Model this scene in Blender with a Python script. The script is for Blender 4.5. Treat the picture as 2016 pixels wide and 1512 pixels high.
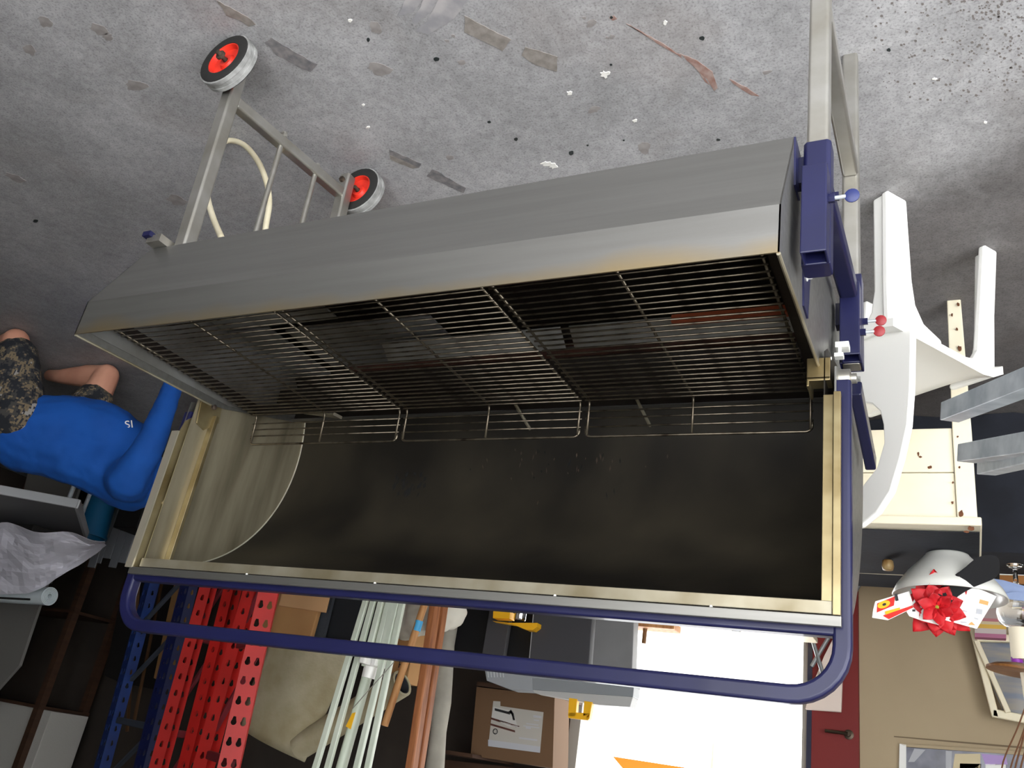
import bpy, bmesh, math, random
from mathutils import Vector, Matrix, noise as mnoise

for o in list(bpy.data.objects): bpy.data.objects.remove(o)
S = bpy.context.scene
COL = S.collection
random.seed(7)

# ------------------------------------------------------------------ camera
# the phone was held upside down: the picture is rolled by about 180 degrees
RX = Vector((-0.889027, 0.429581, -0.158402))   # picture right
RD = Vector((0.049768, 0.434583, 0.899255))     # picture down
RF = Vector((0.455142, 0.791579, -0.407736))    # forward
CAM = Vector((0, 0, 1.6))
FPX, CX, CY = 1677.0, 1008.0, 756.0
cd = bpy.data.cameras.new('camera'); cam = bpy.data.objects.new('camera', cd); COL.objects.link(cam)
cd.sensor_width = 36.0; cd.lens = FPX / 2016 * 36.0; cd.clip_start = 0.02
M3 = Matrix((RX, -RD, -RF)).transposed()
cam.matrix_world = Matrix.Translation(CAM) @ M3.to_4x4()
S.camera = cam

# ------------------------------------------------------------------ world, light, exposure
W = bpy.data.worlds.new('overcast_sky'); S.world = W; W.use_nodes = True
bgn = W.node_tree.nodes['Background']
bgn.inputs[0].default_value = (0.97, 0.985, 1.0, 1); bgn.inputs[1].default_value = 7.5
S.view_settings.view_transform = 'Standard'; S.view_settings.look = 'None'
S.view_settings.gamma = 1.0; S.view_settings.use_curve_mapping = False
S.view_settings.exposure = 0.12

# ------------------------------------------------------------------ helpers
def ray(x, y): return RX * (x - CX) + RD * (y - CY) + RF * FPX
def onz(x, y, z=0.0):
    d = ray(x, y); return CAM + d * ((z - CAM.z) / d.z)
def ony(x, y, Y):
    d = ray(x, y); return CAM + d * (Y / d.y)
def onx(x, y, X):
    d = ray(x, y); return CAM + d * (X / d.x)

def lin(v):
    v /= 255.0
    return v / 12.92 if v <= 0.04045 else ((v + 0.055) / 1.055) ** 2.4
def rgb(r, g, b): return (lin(r), lin(g), lin(b), 1)

MATS = {}
def mat(name, col, rough=0.6, metal=0.0, col2=None, scale=6.0, stretch=(1, 1, 1), bump=0.0, bscale=None,
        trans=0.0, detail=4.0, lo=0.35, hi=0.65, emit=0.0, coat=0.0, ior=1.45, rvar=0.0):
    if name in MATS: return MATS[name]
    m = bpy.data.materials.new(name); m.use_nodes = True; nt = m.node_tree
    b = nt.nodes['Principled BSDF']; L = nt.links
    b.inputs['Base Color'].default_value = col
    b.inputs['Roughness'].default_value = rough; b.inputs['Metallic'].default_value = metal
    b.inputs['Coat Weight'].default_value = coat; b.inputs['IOR'].default_value = ior
    if trans: b.inputs['Transmission Weight'].default_value = trans
    if emit:
        b.inputs['Emission Color'].default_value = col; b.inputs['Emission Strength'].default_value = emit
    if col2 or bump or rvar:
        tc = nt.nodes.new('ShaderNodeTexCoord'); mp = nt.nodes.new('ShaderNodeMapping')
        L.new(tc.outputs['Object'], mp.inputs[0]); mp.inputs['Scale'].default_value = stretch
        n = nt.nodes.new('ShaderNodeTexNoise'); n.inputs['Scale'].default_value = scale
        n.inputs['Detail'].default_value = detail; L.new(mp.outputs[0], n.inputs['Vector'])
        if col2:
            r = nt.nodes.new('ShaderNodeValToRGB'); r.color_ramp.elements[0].position = lo
            r.color_ramp.elements[1].position = hi
            r.color_ramp.elements[0].color = col; r.color_ramp.elements[1].color = col2
            L.new(n.outputs[0], r.inputs[0]); L.new(r.outputs[0], b.inputs['Base Color'])
        if rvar:
            mr = nt.nodes.new('ShaderNodeMapRange'); mr.inputs['To Min'].default_value = rough - rvar
            mr.inputs['To Max'].default_value = rough + rvar
            L.new(n.outputs[0], mr.inputs[0]); L.new(mr.outputs[0], b.inputs['Roughness'])
        if bump:
            n2 = nt.nodes.new('ShaderNodeTexNoise'); n2.inputs['Scale'].default_value = bscale or scale * 4
            n2.inputs['Detail'].default_value = 5; L.new(mp.outputs[0], n2.inputs['Vector'])
            bp = nt.nodes.new('ShaderNodeBump'); bp.inputs['Strength'].default_value = bump
            bp.inputs['Distance'].default_value = 0.01
            L.new(n2.outputs[0], bp.inputs['Height']); L.new(bp.outputs[0], b.inputs['Normal'])
    MATS[name] = m
    return m

WLOC = {}          # world position of every object's origin
def empty(name, loc, label=None, cat=None, group=None):
    o = bpy.data.objects.new(name, None); COL.objects.link(o)
    o.location = loc; o.empty_display_size = 0.05; WLOC[o] = Vector(loc)
    if label: tag(o, label, cat, group)
    return o
def tag(o, label=None, cat=None, group=None, kind=None):
    if label: o['label'] = label
    if cat: o['category'] = cat
    if group: o['group'] = group
    if kind: o['kind'] = kind
    return o
def link_mesh(name, me, material, parent, world_origin):
    o = bpy.data.objects.new(name, me); COL.objects.link(o)
    if material is not None and not me.materials: me.materials.append(material)
    WLOC[o] = Vector(world_origin)
    if parent is not None:
        o.parent = parent; o.location = WLOC[o] - WLOC[parent]
    else: o.location = world_origin
    return o
def dup(o, world_origin, parent=None, name=None):
    c = o.copy(); COL.objects.link(c)
    WLOC[c] = Vector(world_origin); p = parent or o.parent; c.parent = p
    c.location = WLOC[c] - (WLOC[p] if p else Vector((0, 0, 0)))
    return c

class B:
    """collects faces in world space; build() makes one mesh object"""
    def __init__(s): s.v = []; s.f = []
    def add(s, vs, fs):
        k = len(s.v); s.v += [Vector(v) for v in vs]; s.f += [tuple(i + k for i in f) for f in fs]; return s
    def box(s, c, d, ax=None):
        c = Vector(c); X, Y, Z = ax or (Vector((1, 0, 0)), Vector((0, 1, 0)), Vector((0, 0, 1)))
        vs = [c + X * (d[0] / 2 * a) + Y * (d[1] / 2 * b) + Z * (d[2] / 2 * e) for a in (-1, 1) for b in (-1, 1) for e in (-1, 1)]
        return s.add(vs, [(0, 1, 3, 2), (4, 6, 7, 5), (0, 4, 5, 1), (2, 3, 7, 6), (0, 2, 6, 4), (1, 5, 7, 3)])
    def box2(s, a, b):
        a = Vector(a); b = Vector(b); return s.box((a + b) / 2, [abs(t) for t in (b - a)])
    def prism(s, poly, vec):
        n = len(poly); vec = Vector(vec); p = [Vector(q) for q in poly]
        nrm = Vector((0, 0, 0))
        for i in range(n): nrm += p[i].cross(p[(i + 1) % n])
        if nrm.dot(vec) > 0: p.reverse()
        vs = p + [q + vec for q in p]
        return s.add(vs, [tuple(range(n)), tuple(range(2 * n - 1, n - 1, -1))] +
                     [((i + 1) % n, i, n + i, n + (i + 1) % n) for i in range(n)])
    def tube(s, path, r, n=10, caps=True, closed=False, square=None, up=None):
        path = [Vector(p) for p in path]; m = len(path); rings = []; ref = None
        for i, p in enumerate(path):
            if closed: t = (path[(i + 1) % m] - path[i - 1]).normalized()
            else: t = (path[min(i + 1, m - 1)] - path[max(i - 1, 0)]).normalized()
            if ref is None:
                a = Vector(up) if up else (Vector((0, 0, 1)) if abs(t.z) < 0.9 else Vector((0, 1, 0)))
                ref = (a - t * a.dot(t)).normalized()
            else: ref = (ref - t * ref.dot(t)).normalized()
            q = t.cross(ref); rr = r[i] if isinstance(r, (list, tuple)) else r
            if square:
                hw, hh, bv = square[0] / 2, square[1] / 2, min(square) * 0.12
                pts = [(-hw + bv, -hh), (hw - bv, -hh), (hw, -hh + bv), (hw, hh - bv), (hw - bv, hh), (-hw + bv, hh), (-hw, hh - bv), (-hw, -hh + bv)]
                rings.append([p + q * a + ref * b for a, b in pts])
            else: rings.append([p + (q * math.cos(k * math.tau / n) + ref * math.sin(k * math.tau / n)) * rr for k in range(n)])
        n = len(rings[0]); vs = [v for R in rings for v in R]; fs = []
        for i in range(m if closed else m - 1):
            j = (i + 1) % m
            fs += [(i * n + k, j * n + k, j * n + (k + 1) % n, i * n + (k + 1) % n)[::-1] for k in range(n)]
        if caps and not closed: fs += [tuple(range(n)), tuple(range((m - 1) * n, m * n))[::-1]]
        return s.add(vs, fs)
    def lathe(s, prof, o, axis=(0, 0, 1), n=24, close=False):
        o = Vector(o); a = Vector(axis).normalized(); u = a.orthogonal().normalized(); w = a.cross(u); m = len(prof)
        vs = [o + a * h + (u * math.cos(k * math.tau / n) + w * math.sin(k * math.tau / n)) * r for r, h in prof for k in range(n)]
        fs = [(i * n + k, i * n + (k + 1) % n, ((i + 1) % m) * n + (k + 1) % n, ((i + 1) % m) * n + k) for i in range(m if close else m - 1) for k in range(n)]
        if not close: fs += [tuple(range(n))[::-1], tuple(range((m - 1) * n, m * n))]
        return s.add(vs, fs)
    def ball(s, o, r, n=12, sc=(1, 1, 1)):
        prof = [(max(1e-4, math.sin(i * math.pi / (n // 2))) , -math.cos(i * math.pi / (n // 2))) for i in range(n // 2 + 1)]
        k = len(s.v); s.lathe(prof, (0, 0, 0), n=n)
        for i in range(k, len(s.v)): q = s.v[i]; s.v[i] = Vector(o) + Vector((q.x * r * sc[0], q.y * r * sc[1], q.z * r * sc[2]))
        return s
    def sheet(s, prof, x0, x1, t):
        """bent sheet: profile of (y,z) points run along x, thickness t to the left of the run"""
        n = len(prof); off = []
        for i in range(n):
            def nr(a, b):
                d = Vector((b[0] - a[0], b[1] - a[1])).normalized(); return Vector((-d.y, d.x))
            ns = []
            if i > 0: ns.append(nr(prof[i - 1], prof[i]))
            if i < n - 1: ns.append(nr(prof[i], prof[i + 1]))
            q = sum(ns, Vector((0, 0))).normalized(); k = 1 / max(0.4, q.dot(ns[0]))
            off.append((prof[i][0] + q.x * t * k, prof[i][1] + q.y * t * k))
        lo = [(p, o) for p, o in zip(prof, off)]
        vs = []
        for x in (x0, x1):
            for p, o in lo: vs += [(x, p[0], p[1]), (x, o[0], o[1])]
        m = 2 * n; fs = []
        for i in range(n - 1):
            a = 2 * i
            fs += [(a, a + 2, m + a + 2, m + a), (a + 1, m + a + 1, m + a + 3, a + 3), (a, a + 1, a + 3, a + 2), (m + a, m + a + 2, m + a + 3, m + a + 1)]
        fs += [(0, m, m + 1, 1), (m - 2, m - 1, 2 * m - 1, 2 * m - 2)]
        return s.add(vs, fs)
    def build(s, name, material, parent=None, smooth=False, bevel=0.0, origin=None, recalc=True):
        if origin is None:
            lo = Vector([min(v[i] for v in s.v) for i in range(3)]); hi = Vector([max(v[i] for v in s.v) for i in range(3)])
            origin = (lo + hi) / 2
            if parent is None: origin.z = lo.z
        me = bpy.data.meshes.new(name); me.from_pydata([v - Vector(origin) for v in s.v], [], s.f)
        if recalc:
            bm = bmesh.new(); bm.from_mesh(me); bmesh.ops.recalc_face_normals(bm, faces=bm.faces); bm.to_mesh(me); bm.free()
        if smooth:
            for p in me.polygons: p.use_smooth = True
            if smooth != 'all':
                try: me.set_sharp_from_angle(angle=math.radians(40))
                except Exception: pass
        o = link_mesh(name, me, material, parent, origin)
        if bevel:
            md = o.modifiers.new('bevel', 'BEVEL'); md.width = bevel; md.segments = 2; md.limit_method = 'ANGLE'
        return o

def thing(b, name, material, label, cat, group=None, **k):
    return tag(b.build(name, material, None, **k), label, cat, group)
def arc(c, r, a0, a1, n):
    return [(c[0] + r * math.cos(math.radians(a0 + (a1 - a0) * i / n)), c[1] + r * math.sin(math.radians(a0 + (a1 - a0) * i / n))) for i in range(n + 1)]
def struct(b, name, material, **k): return tag(b.build(name, material, None, **k), kind='structure')
def text_mesh(name, body, size, material, parent, loc, xdir, ydir, depth=0.0006):
    cu = bpy.data.curves.new(name, 'FONT'); cu.body = body; cu.size = size; cu.extrude = depth; cu.align_x = 'CENTER'; cu.align_y = 'CENTER'
    t = bpy.data.objects.new(name, cu); COL.objects.link(t)
    dg = bpy.context.evaluated_depsgraph_get(); me = bpy.data.meshes.new_from_object(t.evaluated_get(dg))
    bpy.data.objects.remove(t); bpy.data.curves.remove(cu)
    X = Vector(xdir).normalized(); Y = Vector(ydir); Y = (Y - X * Y.dot(X)).normalized(); Z = X.cross(Y)
    R = Matrix((X, Y, Z)).transposed()
    for v in me.vertices: v.co = R @ v.co
    me.materials.clear()
    return link_mesh(name, me, material, parent, loc)

# ------------------------------------------------------------------ materials
STEEL = mat('brushed_steel', rgb(150, 149, 145), 0.44, 0.95, rgb(141, 140, 136), 5, (0.6, 14, 14), bump=0.02, bscale=60, rvar=0.08)
def heat_steel():
    """brushed steel with straw-coloured heat tint creeping down from the top edge"""
    m = mat('heat_tinted_steel', rgb(152, 151, 148), 0.44, 0.95, rgb(144, 143, 140), 4, (0.6, 10, 10), bump=0.02, bscale=60)
    nt = m.node_tree; L = nt.links; b = nt.nodes['Principled BSDF']
    old = b.inputs['Base Color'].links[0].from_socket
    tc = nt.nodes.new('ShaderNodeTexCoord'); sp = nt.nodes.new('ShaderNodeSeparateXYZ'); L.new(tc.outputs['Object'], sp.inputs[0])
    n = nt.nodes.new('ShaderNodeTexNoise'); n.inputs['Scale'].default_value = 5; L.new(tc.outputs['Object'], n.inputs[0])
    mm = nt.nodes.new('ShaderNodeMath'); mm.operation = 'MULTIPLY_ADD'; L.new(n.outputs[0], mm.inputs[0]); mm.inputs[1].default_value = 0.075
    L.new(sp.outputs['Z'], mm.inputs[2])
    mr = nt.nodes.new('ShaderNodeMapRange'); mr.inputs['From Min'].default_value = 0.150; mr.inputs['From Max'].default_value = 0.200
    L.new(mm.outputs[0], mr.inputs[0])
    mx = nt.nodes.new('ShaderNodeMix'); mx.data_type = 'RGBA'; L.new(mr.outputs[0], mx.inputs['Factor'])
    L.new(old, mx.inputs['A']); mx.inputs['B'].default_value = rgb(170, 148, 104); L.new(mx.outputs['Result'], b.inputs['Base Color'])
    return m
HEAT = heat_steel()
LEGST = mat('stainless_tube', rgb(186, 184, 178), 0.34, 0.85, rgb(164, 160, 150), 10, bump=0.02, bscale=80, rvar=0.08)
BRASSY = mat('straw_stained_steel', rgb(166, 153, 118), 0.36, 0.8, rgb(124, 108, 74), 9, bump=0.03, bscale=50, rvar=0.08)
RIMST = mat('dull_rim_steel', rgb(170, 164, 146), 0.42, 0.7, rgb(132, 122, 98), 7, bump=0.03, bscale=50)
SOOT = mat('sooted_steel', rgb(36, 33, 29), 0.5, 0.5, rgb(70, 64, 52), 3.6, (0.8, 1.5, 0.5), bump=0.12, bscale=14, rvar=0.12, lo=0.4, hi=0.75)
CAPIN = mat('smoke_stained_end_steel', rgb(166, 157, 134), 0.42, 0.7, rgb(112, 104, 84), 3.0, (1, 5, 0.7), bump=0.05, bscale=18, rvar=0.1, lo=0.38, hi=0.72)
LINER = mat('burnt_liner', rgb(44, 39, 34), 0.5, 0.5, rgb(34, 26, 21), 5, bump=0.15, bscale=20)
RUSTY = mat('rusty_burner_steel', rgb(74, 42, 30), 0.75, 0.3, rgb(52, 34, 28), 14, bump=0.2, bscale=60)
PLATE = mat('burner_cover_steel', rgb(150, 150, 148), 0.4, 0.7, rgb(110, 106, 98), 6, bump=0.04)
WIRE = mat('greasy_grate_wire', rgb(112, 104, 90), 0.34, 0.9, rgb(50, 42, 34), 30, lo=0.45, hi=0.72)
BLUE = mat('navy_enamel', rgb(16, 18, 54), 0.42, 0.0, rgb(20, 22, 62), 8, coat=0.12, bump=0.03, bscale=30)
NAVYD = mat('dark_navy_enamel', rgb(20, 22, 52), 0.35, coat=0.3)
BLACK = mat('black_rubber', rgb(32, 31, 30), 0.8, bump=0.15, bscale=40)
TREAD = mat('worn_grey_tread', rgb(158, 158, 156), 0.85, 0, rgb(120, 120, 118), 30, bump=0.1, bscale=60)
REDHUB = mat('red_hub_plastic', rgb(226, 58, 40), 0.45, 0, rgb(196, 44, 32), 20)
IRON = mat('rusted_bolt', rgb(88, 74, 62), 0.7, 0.5, rgb(52, 44, 40), 60)
HOSE = mat('cream_hose', rgb(226, 218, 192), 0.5, 0, rgb(206, 196, 166), 10)
WHITEP = mat('white_plastic', rgb(244, 243, 238), 0.35)
CLIP = mat('clear_white_plastic', rgb(226, 226, 220), 0.35)
REDK = mat('red_knob_plastic', rgb(136, 24, 32), 0.4)
BLUEK = mat('blue_knob_plastic', rgb(30, 40, 92), 0.4)
GALV = mat('galvanised_steel', rgb(196, 202, 206), 0.45, 0.4, rgb(160, 168, 174), 18, (1, 1, 1), bump=0.05)
CREAM = mat('cream_paint', rgb(232, 224, 200), 0.55, 0, rgb(222, 212, 186), 4, bump=0.03)
CHIP = mat('chipped_wood_brown', rgb(112, 68, 40), 0.8, 0, rgb(80, 46, 26), 20)
BLKCLOTH = mat('black_tablecloth', rgb(30, 33, 42), 0.9, 0, rgb(22, 24, 32), 8, bump=0.1, bscale=60)

def concrete():
    m = bpy.data.materials.new('worn_concrete'); m.use_nodes = True; nt = m.node_tree; L = nt.links; b = nt.nodes['Principled BSDF']
    b.inputs['Roughness'].default_value = 0.62
    tc = nt.nodes.new('ShaderNodeTexCoord')
    def nz(sc, det, rough=0.55, dist=0.0):
        n = nt.nodes.new('ShaderNodeTexNoise'); n.inputs['Scale'].default_value = sc; n.inputs['Detail'].default_value = det
        n.inputs['Roughness'].default_value = rough; n.inputs['Distortion'].default_value = dist
        L.new(tc.outputs['Object'], n.inputs[0]); return n.outputs[0]
    def ramp(src, a, ca, c, cc):
        r = nt.nodes.new('ShaderNodeValToRGB'); e = r.color_ramp.elements; e[0].position = a; e[0].color = ca; e[1].position = c; e[1].color = cc
        L.new(src, r.inputs[0]); return r.outputs[0]
    def mix(kind, f, A, Bc):
        x = nt.nodes.new('ShaderNodeMix'); x.data_type = 'RGBA'; x.blend_type = kind; x.inputs['Factor'].default_value = f
        L.new(A, x.inputs['A']); L.new(Bc, x.inputs['B']); return x.outputs['Result']
    g = lambda v: (v, v, v, 1)
    base = ramp(nz(1.1, 6, 0.6, 0.4), 0.3, rgb(152, 151, 152), 0.72, rgb(182, 181, 182))
    c1 = mix('MULTIPLY', 1.0, base, ramp(nz(5.5, 8, 0.65, 0.3), 0.25, g(0.72), 0.68, g(1.06)))
    c2 = mix('MULTIPLY', 0.9, c1, ramp(nz(38, 6, 0.7), 0.30, g(0.74), 0.6, g(1.06)))
    c3 = mix('MULTIPLY', 0.8, c2, ramp(nz(170, 3, 0.6), 0.32, g(0.55), 0.5, g(1.05)))
    br = ramp(nz(2.3, 4, 0.5, 0.8), 0.55, g(0.0), 0.8, g(0.3))
    x = nt.nodes.new('ShaderNodeMix'); x.data_type = 'RGBA'; L.new(br, x.inputs['Factor']); L.new(c3, x.inputs['A']); x.inputs['B'].default_value = rgb(128, 112, 102)
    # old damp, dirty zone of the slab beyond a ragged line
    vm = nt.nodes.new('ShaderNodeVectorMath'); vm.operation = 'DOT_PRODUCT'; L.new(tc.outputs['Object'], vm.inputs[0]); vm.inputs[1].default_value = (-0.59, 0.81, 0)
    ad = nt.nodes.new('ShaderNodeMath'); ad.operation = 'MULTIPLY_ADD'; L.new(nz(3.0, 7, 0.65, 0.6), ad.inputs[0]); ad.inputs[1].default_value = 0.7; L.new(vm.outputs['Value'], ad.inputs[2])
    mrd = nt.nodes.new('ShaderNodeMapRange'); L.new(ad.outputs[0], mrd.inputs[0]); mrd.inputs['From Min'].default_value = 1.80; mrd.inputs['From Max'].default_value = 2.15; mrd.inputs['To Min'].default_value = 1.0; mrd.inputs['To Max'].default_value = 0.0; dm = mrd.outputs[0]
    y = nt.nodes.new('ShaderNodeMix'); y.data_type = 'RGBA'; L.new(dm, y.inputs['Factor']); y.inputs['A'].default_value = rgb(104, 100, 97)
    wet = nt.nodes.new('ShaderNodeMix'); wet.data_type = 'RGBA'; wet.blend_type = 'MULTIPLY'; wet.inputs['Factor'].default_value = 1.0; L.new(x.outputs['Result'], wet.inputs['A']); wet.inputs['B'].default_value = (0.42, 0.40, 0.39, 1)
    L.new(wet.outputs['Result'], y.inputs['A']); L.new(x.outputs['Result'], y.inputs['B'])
    L.new(y.outputs['Result'], b.inputs['Base Color'])
    bp = nt.nodes.new('ShaderNodeBump'); bp.inputs['Strength'].default_value = 0.12; bp.inputs['Distance'].default_value = 0.003
    L.new(nz(60, 6, 0.7), bp.inputs['Height']); L.new(bp.outputs[0], b.inputs['Normal'])
    return m
CONC = concrete()
STAIN = mat('dark_oil_stain', rgb(126, 121, 119), 0.62, 0, rgb(150, 145, 142), 30)
TAPEG = mat('grey_tape_residue', rgb(118, 112, 106), 0.6, 0, rgb(142, 136, 130), 40, bump=0.1)
TAPED = mat('dark_tape_residue', rgb(98, 97, 100), 0.6, 0, rgb(132, 128, 127), 40, bump=0.1)
SMEAR = mat('slate_brush_smear', rgb(138, 137, 140), 0.6, 0, rgb(168, 164, 164), 12, (1, 1, 1), lo=0.4, hi=0.6)
BLOT = mat('black_paint_drop', rgb(34, 40, 40), 0.5)
CHALK = mat('white_plaster_flake', rgb(226, 224, 218), 0.8)
REDSM = mat('red_brown_paint_stroke', rgb(132, 98, 88), 0.6, 0, rgb(158, 138, 130), 40)
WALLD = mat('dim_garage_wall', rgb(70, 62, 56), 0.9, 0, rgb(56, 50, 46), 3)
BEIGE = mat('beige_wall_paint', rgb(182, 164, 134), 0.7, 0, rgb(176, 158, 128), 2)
REDDOOR = mat('red_door_paint', rgb(118, 24, 22), 0.6)
CEIL = mat('ceiling_board', rgb(150, 146, 140), 0.9)
GROUND = mat('pale_driveway', rgb(196, 194, 188), 0.9, 0, rgb(176, 174, 168), 3)

# ------------------------------------------------------------------ the setting
WALLF = mat('grey_block_wall', rgb(150, 146, 140), 0.9)
YB = 4.6                                  # inner face of the back wall
DX0, DX1 = 0.68, 1.88                     # doorway in the back wall
floor = struct(B().box2((-3.6, -3.2, -0.12), (7.2, YB + 0.14, 0.0)), 'floor', CONC, origin=(0, 0, 0))
ground = struct(B().box2((-16, -16, -0.3), (20, 18, -0.13)), 'ground', GROUND)
struct(B().box2((-2.0, -1.2, 2.6), (7.2, YB + 0.14, 2.75)), 'ceiling', CEIL)
struct(B().box2((-2.0, 1.7, 0), (-1.86, YB, 2.6)), 'wall_left', CEIL)  # unseen wall, added so the floor at the back sees less sky
wb = B()
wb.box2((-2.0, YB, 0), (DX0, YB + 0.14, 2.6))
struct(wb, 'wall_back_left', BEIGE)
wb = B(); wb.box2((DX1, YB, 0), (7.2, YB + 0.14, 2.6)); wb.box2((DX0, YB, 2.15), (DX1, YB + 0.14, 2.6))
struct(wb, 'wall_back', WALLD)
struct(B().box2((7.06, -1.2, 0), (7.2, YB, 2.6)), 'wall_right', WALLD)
struct(B().box2((1.0, -1.2, 0), (7.06, -1.06, 2.6)), 'wall_front', WALLF)  # unseen wall; its open end is placed to set the daylight on the barbecue
fr = B()
for x in (DX0, DX1): fr.box2((x - 0.03, YB - 0.02, 0), (x + 0.03, YB + 0.15, 2.15))
fr.box2((DX0 - 0.03, YB - 0.02, 2.12), (DX1 + 0.03, YB + 0.15, 2.18))
struct(fr, 'trim_1', mat('door_frame_grey', rgb(168, 164, 156), 0.6))

# narrow red leaf of the doorway's double door, shut
door = empty('door_1', (0.565, YB - 0.02, 0)); tag(door, kind='structure')
B().box2((0.452, YB - 0.045, 0.005), (0.672, YB - 0.002, 2.12)).build('door_leaf', REDDOOR, door, bevel=0.002)
B().box2((0.662, YB - 0.052, 0.005), (0.684, YB - 0.0455, 2.12)).build('edge_strip', NAVYD, door)
hb = B(); q = Vector((0.495, YB - 0.045, 1.20))
hb.lathe([(0.022, 0), (0.022, 0.008), (0.011, 0.01), (0.011, 0.045)], q, (0, -1, 0), 14)
hb.tube([q + Vector((0, -0.045, 0)), q + Vector((0.05, -0.047, 0)), q + Vector((0.10, -0.043, 0))], 0.008, 8)
hb.build('lever_handle', mat('dark_bronze', rgb(70, 60, 50), 0.35, 0.8), door, smooth=True)

# marks on the concrete: pieces of tape, drops, flakes, strokes
def floor_patch(name, px, material, h=0.0012, jag=0.0):
    pts = []
    n = len(px)
    for i in range(n):
        a = Vector(px[i]); b_ = Vector(px[(i + 1) % n])
        k = max(1, int((b_ - a).length / 9)) if jag else 1
        for j in range(k):
            q = a.lerp(b_, j / k); q = q + Vector((random.uniform(-jag, jag), random.uniform(-jag, jag)))
            pts.append(onz(q.x, q.y, 0.0))
    return B().prism(pts, (0, 0, h)).build(name, material, floor)
floor_patch('tape_piece', [(915, 31), (1006, 78), (990, 100), (914, 62)], TAPEG, jag=1.0)
floor_patch('tape_piece', [(1027, 108), (1035, 92), (1098, 111), (1096, 141), (1050, 125)], TAPEG, jag=1.0)
floor_patch('tape_piece', [(766, 293), (830, 322), (826, 330), (768, 304)], TAPED, jag=0.8)
floor_patch('tape_piece', [(768, 305), (825, 329), (812, 332), (769, 314)], TAPEG, jag=0.8)
floor_patch('tape_piece', [(840, 347), (852, 332), (918, 370), (912, 379)], TAPED, jag=1.0)
floor_patch('tape_piece', [(520, 82), (534, 74), (624, 126), (611, 142), (545, 108)], TAPED, jag=1.5)
floor_patch('tape_piece', [(427, 0), (470, 22), (505, 47), (490, 52), (470, 38), (447, 30)], TAPEG, jag=1.5)
for q in [[(800, -6), (835, -6), (812, 24), (782, 34)], [(838, -6), (862, -6), (846, 26), (815, 52), (812, 40)], [(866, -6), (924, -6), (895, 36), (846, 68), (818, 62), (840, 42)]]:
    floor_patch('brush_smear', q, SMEAR, 0.0008, 1.5)
for q in [[(1232, 45), (1300, 82), (1340, 108), (1343, 113), (1296, 86)], [(1338, 104), (1372, 118), (1402, 140), (1414, 172), (1406, 178), (1392, 156), (1366, 132)],
          [(1376, 140), (1386, 150), (1396, 166), (1388, 162)], [(1436, 156), (1470, 172), (1494, 190), (1478, 186), (1452, 170)], [(1200, 34), (1210, 30), (1214, 38), (1206, 40)]]:
    floor_patch('paint_stroke', q, REDSM, 0.001, 1.2)
def blob(name, x, y, rx, ry, material, h=0.001, ang=0.0, n=14, jag=0.25):
    pts = []
    for k in range(n):
        t = k * math.tau / n; r = 1 + random.uniform(-jag, jag)
        u, v = rx * r * math.cos(t), ry * r * math.sin(t)
        pts.append(onz(x + u * math.cos(ang) - v * math.sin(ang), y + u * math.sin(ang) + v * math.cos(ang), 0))
    return B().prism(pts, (0, 0, h)).build(name, material, floor)
for x, y, rx, ry, a in [(88, 42, 15, 10, .5), (59, 98, 14, 8, .6), (195, 58, 20, 9, .6), (212, 72, 10, 7, .2), (748, 135, 24, 12, .3), (1267, 290, 13, 12, 0), (909, 123, 8, 5, 0),
                        (1165, 45, 12, 6, -.4), (885, 310, 8, 4, 0), (1170, 215, 14, 6, -.3), (740, 55, 14, 10, .6), (1510, 142, 9, 4, -.3), (30, 350, 20, 6, .4), (270, 168, 24, 10, .1),
                        (1760, 410, 9, 5, .3), (350, 395, 22, 9, .3), (880, 80, 5, 3, .3), (892, 70, 4, 3, .6), (1205, 72, 5, 4, 0), (1196, 74, 4, 3, 0), (1150, 35, 4, 3, 0)]:
    blob('oil_stain', x, y, rx, ry, STAIN, 0.0008, a)
for x, y, rx, ry in [(859, 116, 5.5, 4), (1016, 274, 3.5, 3), (1125, 301, 5, 4), (963, 240, 3.5, 2.5), (1382, 75, 5.5, 4), (1203, 127, 2.5, 2), (725, 78, 3, 4), (1750, 98, 4, 3), (1414, 275, 4, 2), (1204, 34, 3, 2.5), (70, 435, 5, 3), (1228, 276, 2, 1.5), (1157, 286, 2, 1.5)]:
    blob('paint_drop', x, y, rx, ry, BLOT, 0.0012, jag=0.15)
for x, y, rx, ry in [(1190, 146, 7, 6), (1199, 143, 3, 3), (1076, 322, 9, 4), (1090, 326, 8, 5), (1122, 182, 6, 4), (1250, 237, 4, 3), (690, 40, 4, 3), (725, 250, 4, 2), (716, 206, 3, 2), (1310, 44, 4, 4), (1840, 155, 4, 2), (1940, 240, 3, 2)]:
    blob('plaster_flake', x, y, rx, ry, CHALK, 0.002, jag=0.4)

pit = B()
for k in range(420):
    x = 1690 + 330 * random.random() ** 0.7; y = -10 + 210 * random.random() ** 1.5
    if random.random() > 0.35 + 0.65 * (x - 1690) / 330: continue
    r = random.uniform(1.0, 3.4); t0 = random.random() * 6
    pit.prism([onz(x + r * (1 + .3 * math.sin(5 * k + q)) * math.cos(q * math.tau / 6 + t0), y + 0.8 * r * math.sin(q * math.tau / 6 + t0), 0) for q in range(6)], (0, 0, 0.0006))
tag(pit.build('concrete_pits', mat('dark_pit', rgb(112, 106, 103), 0.8), floor), kind='stuff')

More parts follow.
